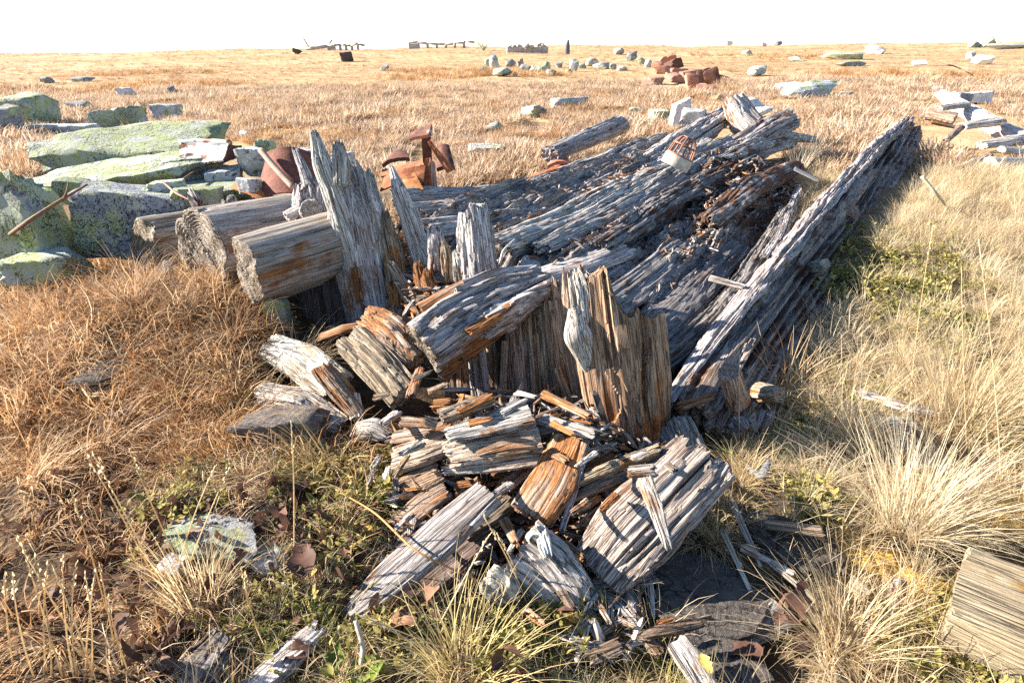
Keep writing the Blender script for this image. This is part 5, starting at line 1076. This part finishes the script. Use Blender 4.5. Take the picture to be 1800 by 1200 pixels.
def scatter(name, protos, pts, rot, scl, pid, label, cat):
    c = bpy.data.collections.new(name + '_pieces')
    for o in protos: c.objects.link(o)
    me = bpy.data.meshes.new(name); me.vertices.add(len(pts)); me.vertices.foreach_set('co', np.asarray(pts, np.float32).ravel())
    at = me.attributes.new('irot', 'FLOAT_VECTOR', 'POINT'); at.data.foreach_set('vector', np.asarray(rot, np.float32).ravel())
    at = me.attributes.new('iscl', 'FLOAT', 'POINT'); at.data.foreach_set('value', np.asarray(scl, np.float32))
    at = me.attributes.new('pid', 'INT', 'POINT'); at.data.foreach_set('value', np.asarray(pid, np.int32))
    o = bpy.data.objects.new(name, me); COL.objects.link(o)
    ng = bpy.data.node_groups.new(name + '_scatter', 'GeometryNodeTree')
    ng.interface.new_socket('Geometry', in_out='INPUT', socket_type='NodeSocketGeometry'); ng.interface.new_socket('Geometry', in_out='OUTPUT', socket_type='NodeSocketGeometry')
    N = ng.nodes; Lk = ng.links.new
    gi, go = N.new('NodeGroupInput'), N.new('NodeGroupOutput')
    ip = N.new('GeometryNodeInstanceOnPoints'); ci = N.new('GeometryNodeCollectionInfo')
    ci.inputs['Collection'].default_value = c; ci.inputs['Separate Children'].default_value = True; ci.inputs['Reset Children'].default_value = True
    def na_(n, ty):
        a = N.new('GeometryNodeInputNamedAttribute'); a.data_type = ty; a.inputs['Name'].default_value = n
        return [s for s in a.outputs if s.enabled][0]
    er = N.new('FunctionNodeEulerToRotation')
    Lk(na_('irot', 'FLOAT_VECTOR'), er.inputs[0])
    Lk(gi.outputs[0], ip.inputs['Points']); Lk(ci.outputs[0], ip.inputs['Instance']); ip.inputs['Pick Instance'].default_value = True
    Lk(na_('pid', 'INT'), ip.inputs['Instance Index']); Lk(er.outputs[0], ip.inputs['Rotation']); Lk(na_('iscl', 'FLOAT'), ip.inputs['Scale'])
    Lk(ip.outputs[0], go.inputs[0])
    md = o.modifiers.new('scatter', 'NODES'); md.node_group = ng
    return tag(o, label, cat, None, 'stuff')

def inpoly(u, v, poly):
    ins = np.zeros(len(u), bool); n = len(poly)
    for i in range(n):
        (x1, y1), (x2, y2) = poly[i], poly[(i + 1) % n]
        cnd = ((y1 > v) != (y2 > v)); xi = (x2 - x1) * (v - y1) / ((y2 - y1) + 1e-9) + x1
        ins ^= cnd & (u < xi)
    return ins
EX = [[(440, 690), (470, 590), (600, 560), (700, 500), (880, 470), (1180, 640), (1260, 760), (1290, 860), (1200, 960), (1080, 1040), (1010, 1010), (950, 1060), (850, 1060), (760, 1030), (620, 1110), (590, 1090), (690, 960), (660, 800), (560, 770), (470, 730)],
      [(690, 345), (900, 315), (1190, 225), (1290, 180), (1420, 215), (1410, 330), (1330, 520), (1180, 660), (880, 480)],
      [(1160, 730), (1460, 340), (1590, 205), (1650, 230), (1640, 300), (1540, 420), (1420, 600), (1380, 720), (1300, 800), (1200, 850)],
      [(1130, 950), (1260, 960), (1385, 1050), (1360, 1120), (1240, 1170), (1140, 1090)], [(1285, 885), (1440, 925), (1490, 985), (1480, 1015), (1410, 1000), (1330, 950)],
      [(1250, 1120), (1330, 1130), (1360, 1200), (1270, 1230), (1235, 1190)],
      [(1640, 930), (1800, 990), (2200, 1150), (2200, 1400), (1800, 1180), (1640, 1130)],
      [(0, 340), (60, 300), (90, 250), (150, 238), (430, 248), (480, 262), (570, 280), (720, 330), (690, 360), (560, 365), (520, 500), (420, 500), (300, 470), (230, 450), (140, 430), (130, 470), (0, 470)],
      [(400, 515), (540, 500), (640, 580), (560, 600), (480, 570), (430, 545)], [(440, 735), (570, 735), (570, 785), (450, 785)], [(280, 915), (430, 915), (430, 985), (280, 985)], [(125, 650), (195, 650), (195, 695), (125, 695)],
      [(1640, 180), (1700, 165), (1810, 225), (1810, 300), (1700, 300), (1640, 260)], [(740, 240), (800, 300), (760, 345), (670, 345), (680, 300)], [(1140, 105), (1200, 100), (1280, 135), (1260, 160), (1140, 155)]]
def free(p, marg=True):
    u, v, d = proj(p)
    ok = d > .2
    for e_ in EX: ok &= ~inpoly(u, v, e_)
    return ok
rng = np.random.RandomState(77)
def field(n, x0, x1, y0, y1, fan=True):
    """n random ground points; fan: only the wedge the photo can see, with some margin."""
    y = y0 * (y1 / y0) ** rng.uniform(0, 1, n) if not fan else np.sqrt(rng.uniform(y0 ** 2, y1 ** 2, n))
    x = rng.uniform(-1, 1, n) * (0.95 * y + .5) if fan else rng.uniform(x0, x1, n)
    return np.stack([x, y, hgt(x, y)], 1)
def rots(n, tilt=.15): return np.stack([rng.normal(0, tilt, n), rng.normal(0, tilt, n), rng.uniform(0, 6.28, n)], 1)

# near left: matted red brown sedge
PB = [proto('sedge', *blades(55, (.10, .26), .05, (.75, .4), (1.6, .6), (.0028, .0065), 900 + i, 5), GR_BROWN) for i in range(6)]
PB += [proto('sedge', *blades(30, (.08, .2), .06, (.35, .25), (.8, .5), (.0028, .006), 910 + i, 4), GR_BROWN) for i in range(3)]
p = field(9000, 0, 0, .75, 4.2)
u, v, d = proj(p)
lim = 700 + 60 * vn(p[:, 0] * 3, p[:, 1] * 3, 0, 3)
ok = free(p) & (u < lim) & (rng.uniform(0, 1, len(p)) < np.where(v > 830, .34, .95))
p = p[ok]; n = len(p)
scatter('sedge_grass', PB, p, rots(n, .25), rng.uniform(.5, 1.15, n) * np.where(proj(p)[1] > 830, .75, 1.0), rng.randint(0, len(PB), n), 'matted red brown dead sedge covering the ground left of the logs', 'grass')
# near right and around: gold straw
PG = [proto('straw', *blades(60, (.08, .24), .03, (1.0, .33), (.9, .4), (.0022, .0046), 920 + i, 5), GR_GOLD) for i in range(6)]
PG += [proto('straw', *blades(40, (.06, .18), .05, (.5, .3), (.8, .4), (.0022, .0044), 930 + i, 4), GR_GOLD) for i in range(3)]
p = field(16000, 0, 0, .75, 6)
u, v, d = proj(p)
ok = free(p) & ((u > 1130) & (v > 330) | (u > 1350)) & (rng.uniform(0, 1, len(p)) < np.where((v > 850) & (u < 1420), .35, .8) * np.where((u < 1720) & (u > 1440) & (abs(v - 500) < 48), .3, 1))
p = p[ok]; n = len(p)
scatter('straw_grass', PG, p, rots(n, .2), rng.uniform(.4, 1.0, n), rng.randint(0, len(PG), n), 'pale golden straw grass right of the diagonal beam', 'grass')
# front middle: short yellow green grass between the leaves
PY = [proto('short_grass', *blades(36, (.06, .2), .04, (.8, .35), (1.0, .5), (.0015, .003), 940 + i, 4), GR_GREEN if i < 1 else GR_GOLD) for i in range(4)]
p = field(5000, 0, 0, .75, 1.9)
u, v, d = proj(p)
ok = free(p) & (u > 300) & (u < 1300) & (v > 760) & (rng.uniform(0, 1, len(p)) < .30 + .3 * (vn(p[:, 0] * 5, p[:, 1] * 5, 0, 8) > 0))
p = p[ok]; n = len(p)
scatter('short_grass', PY, p, rots(n, .25), rng.uniform(.4, .9, n), rng.randint(0, 4, n), 'short yellow green grass among dead leaves along the bottom', 'grass')
# moor: mid and far
PM = [proto('moor_tuft', *blades(75, (.07, .21), .10, (.85, .35), (1.0, .4), (.004, .008), 950 + i, 4), GR_MOOR) for i in range(6)]
PF = [proto('far_tuft', *blades(90, (.08, .22), .32, (.85, .35), (.8, .4), (.012, .024), 960 + i, 3), GR_FAR) for i in range(5)]
pts, rt_, sc_, pi_ = [], [], [], []
for (n, y0, y1, s0, s1, base_, k) in [(13000, 3.2, 9, .55, 1.05, 0, 6), (16000, 9, 24, .75, 1.25, 0, 6), (14000, 16, 50, .7, 1.2, 6, 5), (12000, 50, 130, 1.0, 2.0, 6, 5)]:
    p = field(n, 0, 0, y0, y1); u, v, d = proj(p)
    dens = .55 + .75 * fbm(p[:, 0] * .8, p[:, 1] * .8, 0, 3, 14)
    ok = free(p) & (rng.uniform(0, 1, n) < dens + .15) & ~((p[:, 1] < 6) & (u > 1350)) & ~((p[:, 1] < 4.2) & (u < 700))
    p = p[ok]; m = len(p); pts.append(p); rt_.append(rots(m, .12)); sc_.append(rng.uniform(s0, s1, m) * (.8 + .35 * vn(p[:, 0] * .6, p[:, 1] * .6, 0, 15))); pi_.append(base_ + rng.randint(0, k, m))
scatter('moor_grass', PM + PF, np.concatenate(pts), np.concatenate(rt_), np.concatenate(sc_), np.concatenate(pi_), 'pale orange moor grass stretching to the horizon', 'grass')

PH = [proto('heath_tuft', *blades(70, (.07, .2), .12, (.8, .35), (1.1, .4), (.004, .009), 1400 + i, 4), GR_BROWN) for i in range(4)]
HP = 1
# ground cover, dead leaves, chips: patches given as pixel, radius in metres, how many
def patch(cs):
    out = []
    for (u, v, r, n) in cs:
        c = G(u, v); a = rng.uniform(0, 6.28, n); q = r * np.sqrt(rng.uniform(0, 1, n)) * (1 + .3 * np.sin(a * 3 + u)); x, y = c[0] + q * np.cos(a), c[1] + q * np.sin(a)
        out.append(np.stack([x, y, hgt(x, y) + rng.uniform(0, .045, n)], 1))
    return np.concatenate(out)
p = patch([(810, 128, 3.5, 260), (760, 138, 2.5, 160), (930, 132, 2.0, 120), (300, 152, 2.5, 160), (20, 300, .9, 260), (60, 285, .6, 120), (690, 160, 2.0, 120), (560, 210, 1.2, 120), (1080, 200, 1.0, 160), (1130, 190, .8, 100), (420, 250, .8, 120), (600, 250, .6, 90), (1260, 160, 1.5, 120), (240, 130, 4, 160), (1180, 175, 1.0, 80), (1350, 100, 6, 200), (1560, 130, 3, 120), (1700, 140, 3, 120), (820, 200, 1.2, 110), (460, 190, 1.5, 110), (130, 165, 2.0, 110), (930, 240, .6, 70)])
p = p[free(p)]; n = len(p)
scatter('heath_grass', PH, p, rots(n, .2), rng.uniform(.6, 1.2, n) * np.clip(p[:, 1] / 14, .8, 1.8), rng.randint(0, 4, n), 'darker rust brown clumps of heath scattered over the moor', 'grass')
PL = [proto('cover_leaf', *leafcard(11, .03, (.012, .028), 970 + i, .5, .03), LEAF_GREEN) for i in range(5)]
p = patch([(1545, 505, .38, 320), (1650, 490, .40, 120), (1640, 580, .25, 120), (1440, 890, .10, 110), (1720, 1165, .17, 260), (1790, 1140, .1, 80), (560, 850, .18, 60), (640, 840, .15, 60), (320, 880, .2, 60), (980, 1075, .08, 60), (610, 935, .14, 50), (740, 870, .05, 30), (690, 890, .05, 30), (1010, 1110, .08, 40), (1400, 760, .12, 60), (700, 1130, .12, 50), (520, 1090, .15, 60), (880, 1130, .1, 70), (450, 690, .3, 60), (1590, 440, .4, 200), (1760, 780, .12, 60), (1500, 700, .2, 50), (560, 640, .2, 20), (1480, 440, .2, 60)])
n = len(p); scatter('ground_cover', PL, p, rots(n, .3), rng.uniform(.6, 1.3, n), rng.randint(0, 5, n), 'small green and yellow leaves of low ground cover plants', 'plants')
PD = [proto('litter_leaf', *leafcard(1, .0, (.05, .09), 980 + i, 1.3, .01, (.3, .4), 5), LEAF_DEAD) for i in range(6)]
p = patch([(540, 905, .13, 75), (590, 960, .13, 60), (650, 1060, .13, 30), (300, 1140, .12, 30), (740, 1085, .08, 14), (1390, 1085, .07, 18), (880, 1150, .12, 20), (400, 1090, .12, 20), (520, 1000, .12, 20), (930, 1190, .1, 14), (480, 1140, .1, 14), (90, 870, .2, 30), (120, 920, .2, 20), (1560, 830, .1, 8), (200, 1000, .25, 60), (260, 930, .2, 40), (420, 930, .15, 40), (100, 1000, .25, 40), (350, 1050, .2, 40)])
n = len(p); scatter('leaf_litter', PD, p, rots(n, .5), rng.uniform(.5, 1.1, n), rng.randint(0, 6, n), 'dry red brown curled leaves littering the bottom left', 'leaves')
# individual large leaves
def leaf(u, v, L, ph, label, mat, seed, lift=.03, curl=1.0, name='dead_leaf', col=1.0, el=.3):
    V, f, t = leafcard(1, 0, (L, L), seed, curl, 0, (el, .05), 8)
    c = G(u, v, lift + .03); a = ph
    Rz = np.array(Matrix.Rotation(a, 3, 'Z')); V = V @ Rz.T
    V[:, 2] += (.05 * L if 'smooth' in label else .22 * L) * fbm(V[:, 0] * 2.6 / L, V[:, 1] * 2.6 / L, 0, 2, seed)
    V2 = np.concatenate([V, V - [0, 0, .0008]]); f2 = np.concatenate([f, f[:, ::-1] + len(V)])
    o = mesh_obj(name, V2 + c, f2, mat, None, c, {'tone': np.r_[t, t]}, True); o.color = (col, col, col, 1)
    return tag(o, label, 'leaf')
leaf(1250, 1182, .06, .5, 'smooth yellow leaf lying on the dark slate at the bottom', LEAF_YEL, 1001, .07, .2, 'yellow_leaf', 1, .1)
leaf(668, 1150, .11, 1.3, 'long yellow green leaf below the long grey plank', LEAF_GRN, 1002, .02, .5, 'green_leaf')
leaf(655, 1196, .06, 1.2, 'bright green leaf at the bottom edge', LEAF_GRN, 1003, .02, .4, 'green_leaf')
leaf(580, 1182, .08, -.1, 'narrow olive leaf beside the bottom plank', LEAF_GRN, 1013, .02, .4, 'green_leaf', .7)
leaf(1262, 790, .05, 1.4, 'green oval leaf under the rotten end of the diagonal beam', LEAF_GRN, 1004, .06, .3, 'green_leaf')
for i, (u, v, L, ph, lb) in enumerate([(500, 895, .11, .2, 'large crinkled brown leaf on the grass left of the pile'), (530, 955, .12, .5, 'dark brown folded leaf below the crinkled leaf'), (730, 1095, .13, .9, 'rust brown curled leaf below the long grey plank'), (760, 1050, .09, .2, 'small red brown leaf with rolled edge above the rust brown leaf'),
                                       (250, 1150, .13, .6, 'pale brown curled leaf among stems at the bottom left'), (310, 1165, .11, 1.2, 'dark red leaf beside the pale brown leaf'), (1370, 1090, .08, 1.4, 'upright red brown leaf pair, left one, by the slate'), (1400, 1085, .09, 1.7, 'upright red brown leaf pair, right one, by the slate'),
                                       (585, 910, .09, .9, 'wavy dark leaf right of the crinkled leaf'), (620, 1010, .09, .3, 'broad brown leaf left of the long grey plank tip'), (540, 1140, .12, 1.8, 'grey brown leaf leaning on the bottom plank'), (880, 1180, .1, .4, 'brown leaf in bottom grass right of the green leaves'), (980, 1100, .07, .8, 'violet brown leaf before the white faced block'),
                                       (1340, 1150, .1, -.4, 'orange brown withered leaf at the slate corner'), (680, 985, .08, .7, 'mottled leaf tucked beneath the long plank'), (665, 925, .06, .2, 'orange yellow leaf beside the green sprigs')]):
    leaf(u, v, L, ph, lb, LEAF_YEL if 'orange yellow' in lb else LEAF_DEAD, 1020 + i, .03, 1.3, 'dead_leaf', rs.uniform(.8, 1.3), .5)
# wood chips on the deck and in the pile
def chip(seed):
    r = np.random.RandomState(seed); L, W, T = 1.0, r.uniform(.07, .26), r.uniform(.04, .12)
    x = np.array([0, .15, .55, .9, 1.0]) - .5; wv = np.array([.25, .8, 1, .7, .1]) * r.uniform(.7, 1.1, 5)
    V = []
    for xi, wi in zip(x, wv):
        j = r.normal(0, .05)
        for sy, sz in ((-1, -1), (1, -1), (1, 1), (-1, 1)): V.append([xi * L, sy * wi * W / 2 + j * .3, sz * T / 2 * wi + .2 * W * r.normal(0, .2)])
    V = np.array(V); ix = np.arange(20).reshape(5, 4)
    f = np.concatenate([np.stack([ix[:-1], np.roll(ix, -1, 1)[:-1], np.roll(ix, -1, 1)[1:], ix[1:]], -1).reshape(-1, 4), [ix[0][::-1], ix[-1]]])
    return V, f
PC = []
for i in range(9):
    V, f = chip(1100 + i)
    o = mesh_obj('chip', V, f, WOOD[['brown', 'deck', 'pale', 'brown', 'brown', 'grey', 'brown', 'dark', 'dark'][i]], None, (0, 0, 0), {'fib': V * [[.055 * .1, .06, .06]] [0] + i, 'rot': np.full(len(V), [.8, .1, .1, .5, .3, .1, .7, .2, .2][i]), 'endg': np.zeros(len(V))}, False)
    COL.objects.unlink(o); PC.append(o)
i0 = rng.randint(4, na - 4, 3200); j0 = rng.randint(4, nb - 4, 3200)
kp = rng.uniform(0, 1, 3200) < (.25 + .75 * sstep(.15, .5, j0 / nb))
p1_ = B[i0[kp], j0[kp]] + [0, 0, .008]
dirang = math.atan2(c01[1] - c00[1], c01[0] - c00[0])
r1 = np.stack([rng.normal(0, .3, len(p1_)), rng.normal(0, .25, len(p1_)), rng.normal(dirang, .6, len(p1_))], 1); s1 = rng.uniform(.025, .10, len(p1_)) * np.clip(np.linalg.norm(p1_, axis=1) / 4, .6, 1.3)
pp = []
for poly, n, zl in [([(690, 760), (900, 690), (1160, 780), (1160, 860), (1000, 960), (700, 960)], 900, .14), ([(700, 480), (860, 470), (860, 560), (720, 560)], 160, .4), ([(780, 680), (1050, 690), (1080, 790), (780, 770)], 70, .2), ([(1000, 1000), (1140, 960), (1140, 1130), (1000, 1140)], 40, .02), ([(440, 700), (640, 720), (640, 800), (440, 800)], 60, .02)]:
    us = rng.uniform(min(q[0] for q in poly), max(q[0] for q in poly), n * 2); vs = rng.uniform(min(q[1] for q in poly), max(q[1] for q in poly), n * 2)
    k_ = inpoly(us, vs, poly)
    pp += [PZ(a, b, max(.02, zl - (b - 700) * .0004 * (zl == .14) + rng.uniform(-.05, .02))) for a, b in zip(us[k_], vs[k_])]
pp = np.array(pp)
r2 = np.stack([rng.normal(0, .4, len(pp)), rng.normal(0, .3, len(pp)), rng.uniform(0, 6.28, len(pp))], 1); s2 = rng.uniform(.03, .13, len(pp))
scatter('wood_chips', PC, np.concatenate([p1_, pp]), np.concatenate([r1, r2]), np.concatenate([s1, s2]), rng.randint(0, 9, len(p1_) + len(pp)), 'crumbs and chips of rotten wood over the deck and pile', 'wood chips')
# litter under the pile so that no bare soil shows between the slabs
pb = patch([(850, 860, .35, 500), (1000, 900, .3, 300), (750, 900, .25, 200), (1100, 850, .2, 150)]); pb = pb[~free(pb)]
n = len(pb); scatter('wood_crumbs', PC2 if False else [o.copy() for o in PC], pb, rots(n, .3), rng.uniform(.03, .11, n), rng.randint(0, 9, n), 'dark crumbled wood bedding the foreground pile', 'wood crumbs')

# tufts that stand out one by one
def tuft(u, v, hpx, n, label, mat, seed, r0=.04, lean=(1.05, .3), droop=(.9, .35), wid=(.0022, .0044), cat='grass tuft', az=None, azs=math.pi, smin=.45):
    c = G(u, v); L = hpx * depth(c) / F
    V, f, t = blades(n, (L * smin, L * 1.1), r0, lean, droop, wid, seed, 6, az, azs)
    o = mesh_obj('grass_tuft', V + c, f, mat, None, c, {'tone': t}, True)
    return tag(o, label, cat)
tuft(1650, 1150, 120, 110, 'thin straw tuft overlapping the left end of the squared beam', GR_GOLD, 1230, .04, (.9, .3), (.8, .3))
tuft(1590, 940, 280, 480, 'largest golden tuft left above the squared beam', GR_GOLD, 1201, .06, (1.0, .3), (.7, .3))
tuft(1680, 760, 260, 480, 'broad golden tuft spreading at the right edge', GR_GOLD, 1202, .09, (.95, .3), (.7, .3))
tuft(1500, 790, 170, 220, 'upright pale tuft left of the sunk plank', GR_GOLD, 1203, .04, (1.2, .2), (.5, .2))
tuft(1480, 1140, 210, 260, 'yellow tuft growing against the upright stub', GR_GOLD, 1204, .05, (1.0, .3), (.7, .3))
tuft(1235, 950, 110, 200, 'dry wiry tuft sprawling over the black slate', GR_GOLD, 1205, .03, (.6, .3), (1.2, .4))
tuft(1300, 850, 110, 220, 'small tuft at the end of the grooved plank', GR_GOLD, 1206, .03, (.7, .3), (1.1, .4))
tuft(1340, 955, 80, 90, 'tiny dry tuft between the two slates', GR_GOLD, 1207, .02, (.6, .3), (1.1, .3))
tuft(820, 1190, 210, 240, 'yellow green tuft at the bottom edge right of the leaves', GR_YG, 1208, .07, (.95, .3), (.9, .3))
tuft(590, 850, 170, 220, 'combed yellow green tuft left of the pile', GR_YG, 1209, .04, (.55, .2), (.7, .3), az=2.9, azs=.8)
tuft(350, 1060, 150, 200, 'thin straw tuft below the half buried lichen rock', GR_GOLD, 1210, .05, (1.1, .25), (.5, .3))
tuft(1380, 690, 130, 140, 'brownish tuft along the diagonal beam below its second knot', GR_BROWN, 1211, .05, (.9, .3), (.8, .3))
tuft(1330, 800, 100, 160, 'greenish fine tuft under the rotten end of the diagonal beam', GR_GREEN, 1212, .04, (.6, .3), (1.0, .3))
tuft(520, 650, 150, 260, 'red brown sedge tuft left of the white block', GR_BROWN, 1213, .05, (.7, .3), (1.2, .4), (.002, .004))
tuft(400, 760, 190, 260, 'long combed brown sedge tuft in the middle left', GR_BROWN, 1214, .05, (.5, .2), (.9, .3), (.002, .004), az=.2, azs=1.2)
tuft(120, 560, 110, 150, 'russet sedge tuft below the left lichen boulders', GR_BROWN, 1240, .05, (0.80, .25), (1.1, .4), (.003, .006), az=1.0, azs=1.3)
tuft(60, 700, 150, 170, 'bent russet sedge tuft at the left edge', GR_BROWN, 1241, .05, (0.70, .25), (1.1, .4), (.003, .006), az=0.3, azs=1.3)
tuft(230, 640, 130, 170, 'russet sedge tuft right of the sunk blue grey stone', GR_BROWN, 1242, .05, (0.60, .25), (1.1, .4), (.003, .006), az=0.0, azs=1.3)
tuft(330, 690, 150, 190, 'combed russet sedge tuft in the middle of the sedge', GR_BROWN, 1243, .05, (0.50, .25), (1.1, .4), (.003, .006), az=3.0, azs=1.3)
tuft(430, 700, 140, 180, 'russet sedge tuft touching the white crumbling plank', GR_BROWN, 1244, .05, (0.60, .25), (1.1, .4), (.003, .006), az=2.8, azs=1.3)
tuft(180, 800, 170, 150, 'straw coloured sedge tuft below the sunk blue grey stone', GR_MOOR, 1245, .05, (0.70, .25), (1.1, .4), (.003, .006), az=0.5, azs=1.3)
tuft(60, 850, 150, 150, 'dark russet sedge tuft above the corner seed heads', GR_BROWN, 1246, .05, (0.70, .25), (1.1, .4), (.003, .006), az=0.5, azs=1.3)
tuft(330, 560, 110, 150, 'pale sedge tuft under the leftmost sawn log', GR_MOOR, 1247, .05, (0.90, .25), (1.1, .4), (.003, .006), az=2.0, azs=1.3)
tuft(480, 860, 130, 120, 'loose straw tuft behind the crinkled leaves', GR_MOOR, 1248, .05, (0.60, .25), (1.1, .4), (.003, .006), az=3.0, azs=1.3)
tuft(410, 600, 130, 240, 'tan sedge tuft under the thickest sawn log', GR_MOOR, 1215, .05, (.9, .3), (1.2, .4), (.002, .004))
tuft(240, 530, 130, 260, 'tan sedge tuft below the leftmost sawn log', GR_MOOR, 1216, .07, (.9, .3), (1.0, .4), (.002, .004))
tuft(1420, 290, 70, 140, 'pale gold tuft between far heap and diagonal beam', GR_GOLD, 1217, .08, (1.1, .3), (.6, .3), (.004, .007))
tuft(1400, 310, 60, 100, 'small straw tuft at the right rim of the deck', GR_GOLD, 1218, .04, (1.1, .2), (.5, .3), (.004, .006))
tuft(700, 300, 50, 60, 'fringe of straw blades before the iron bracket', GR_GOLD, 1219, .15, (1.3, .15), (.3, .2), (.004, .007))
tuft(1010, 270, 50, 30, 'few straw blades before the lone grey log', GR_GOLD, 1220, .1, (1.2, .2), (.4, .2), (.005, .008))

# tall dry stems with seed heads
STEM = mat_leafy('dry_stem', [(0.1, (0.62, 0.46, 0.24)), (0.9, (0.85, 0.70, 0.45))], .45)
def stem(u, v, u2, v2, head=True, dy=.0, r=.0021, bow=.02, parent=None):
    a = G(u, v); b = P(u2, v2, max(.55, a[1] + dy)); m_ = (a + b) / 2 + np.array([rs.uniform(-bow, bow), 0, rs.uniform(0, bow)])
    t = np.linspace(0, 1, 14)[:, None]; A = (1 - t) ** 2 * a + 2 * t * (1 - t) * m_ + t ** 2 * b
    V, f = tube_geo(A, np.linspace(r, r * .55, 14), 5)
    if head:
        k = len(V); hA = A[-4:]; hv, hf = [], []
        for j in range(16):
            q = A[-4] + (A[-1] - A[-4]) * (j / 15); s_ = .007 * (1 - .5 * j / 15); o_ = np.array([rs.uniform(-1, 1), rs.uniform(-1, 1), rs.uniform(-.2, .8)]) * s_
            d_ = (A[-1] - A[-4]); d_ = d_ / np.linalg.norm(d_) * .012; n0_ = k + len(hv)
            hv += [q, q + o_ + d_ * .5, q + d_ + o_ * .6, q - o_[::-1] * .4 + d_ * .5]; hf += [(n0_, n0_ + 1, n0_ + 2, n0_ + 3)]
        V = np.concatenate([V, np.array(hv)]); f = f + hf
    if parent is None: return V, f, a
    return mesh_obj('stem', V, f, STEM, parent, a, {'tone': np.full(len(V), rs.uniform(.3, 1))})
PLANTS = [('tall seeding grass leaning left over the brown sedge', [(285, 1045, 140, 780), (300, 1060, 165, 800), (320, 1000, 228, 790), (190, 1085, 125, 862)]),
 ('two parallel dry stalks beside the half buried lichen rock', [(310, 1010, 378, 820), (330, 1000, 402, 825)]), ('single straight dry stalk standing before the dark rough stone', [(516, 985, 512, 745)]),
 ('bunch of seed heads in the bottom left corner', [(25, 1180, 8, 1010), (60, 1190, 22, 1010), (90, 1190, 62, 980), (80, 1180, 84, 990), (110, 1190, 40, 960)]),
 ('second bunch of seed heads right of the corner bunch', [(130, 1190, 110, 980), (135, 1190, 134, 990), (150, 1180, 168, 1005), (200, 1130, 175, 992), (150, 1150, 30, 945), (230, 1190, 190, 1050), (170, 1200, 95, 1000), (160, 1200, 150, 1010)]),
 ('crossing dry stalks in front of the white faced block', [(935, 1085, 852, 910), (880, 1100, 792, 1010), (930, 1060, 875, 940), (760, 1120, 860, 940)]),
 ('spray of dry stalks lying over the plank tip at the bottom', [(610, 1080, 480, 1020), (620, 1085, 660, 1020), (845, 1200, 640, 1085), (900, 1180, 630, 1080), (700, 990, 530, 910)]),
 ('two bent orange stalks among dead leaves', [(470, 1150, 430, 1010), (440, 1090, 425, 1000)]), ('lone thin stalk rising from the black slate', [(1150, 1140, 1130, 1075)]),
 ('long pale stalk right of the second knot of the beam', [(1480, 770, 1390, 645), (1560, 880, 1500, 680)]), ('very tall stalks over the golden grass at the right edge', [(1760, 860, 1720, 420), (1600, 700, 1640, 400), (1700, 800, 1690, 470)]),
 ('thin stalk in front of the sawn knot stub', [(1300, 790, 1300, 625)]), ('sparse stalks growing in front of the left lichen boulders', [(230, 470, 245, 380), (115, 470, 90, 380), (105, 460, 95, 375), (90, 470, 78, 395)])]
for lb, L_ in PLANTS:
    e = empty('seeding_grass', G(*L_[0][:2]), lb, 'grass')
    for q in L_: stem(*q, dy=rs.uniform(-.02, .06), parent=e)
# orange moss by the squared beam
def moss(u, v, r, label, seed):
    c = G(u, v); n_ = 60; a = np.linspace(0, 2 * math.pi, 48, endpoint=False); R_s = np.linspace(0.01, 1, 20)
    aa, rr_ = np.meshgrid(a, R_s); rad = r * rr_ * (1 + .3 * vn(np.cos(aa) * 1.5 + seed, np.sin(aa) * 1.5, 0, seed))
    x, y = c[0] + rad * np.cos(aa), c[1] + rad * np.sin(aa)
    z = hgt(x, y) + (1 - rr_ ** 3) * (.025 + .018 * fbm(x * 25, y * 25, 0, 3, seed)) - .01 * (rr_ > .95)
    ix = np.arange(20 * 48).reshape(20, 48)
    f = np.stack([ix[:-1], np.roll(ix, -1, 1)[:-1], np.roll(ix, -1, 1)[1:], ix[1:]], -1).reshape(-1, 4)
    return tag(mesh_obj('moss', np.stack([x, y, z], -1).reshape(-1, 3), f, MOSS, None, c), label, 'moss', None, 'stuff')
moss(1760, 900, .16, 'orange moss above the squared beam', 1); moss(1510, 975, .09, 'yellow orange moss beside the dark slate', 2); moss(1625, 1040, .10, 'orange moss along the left end of the squared beam', 3); moss(1560, 990, .08, 'brown moss around the golden tuft root', 4)
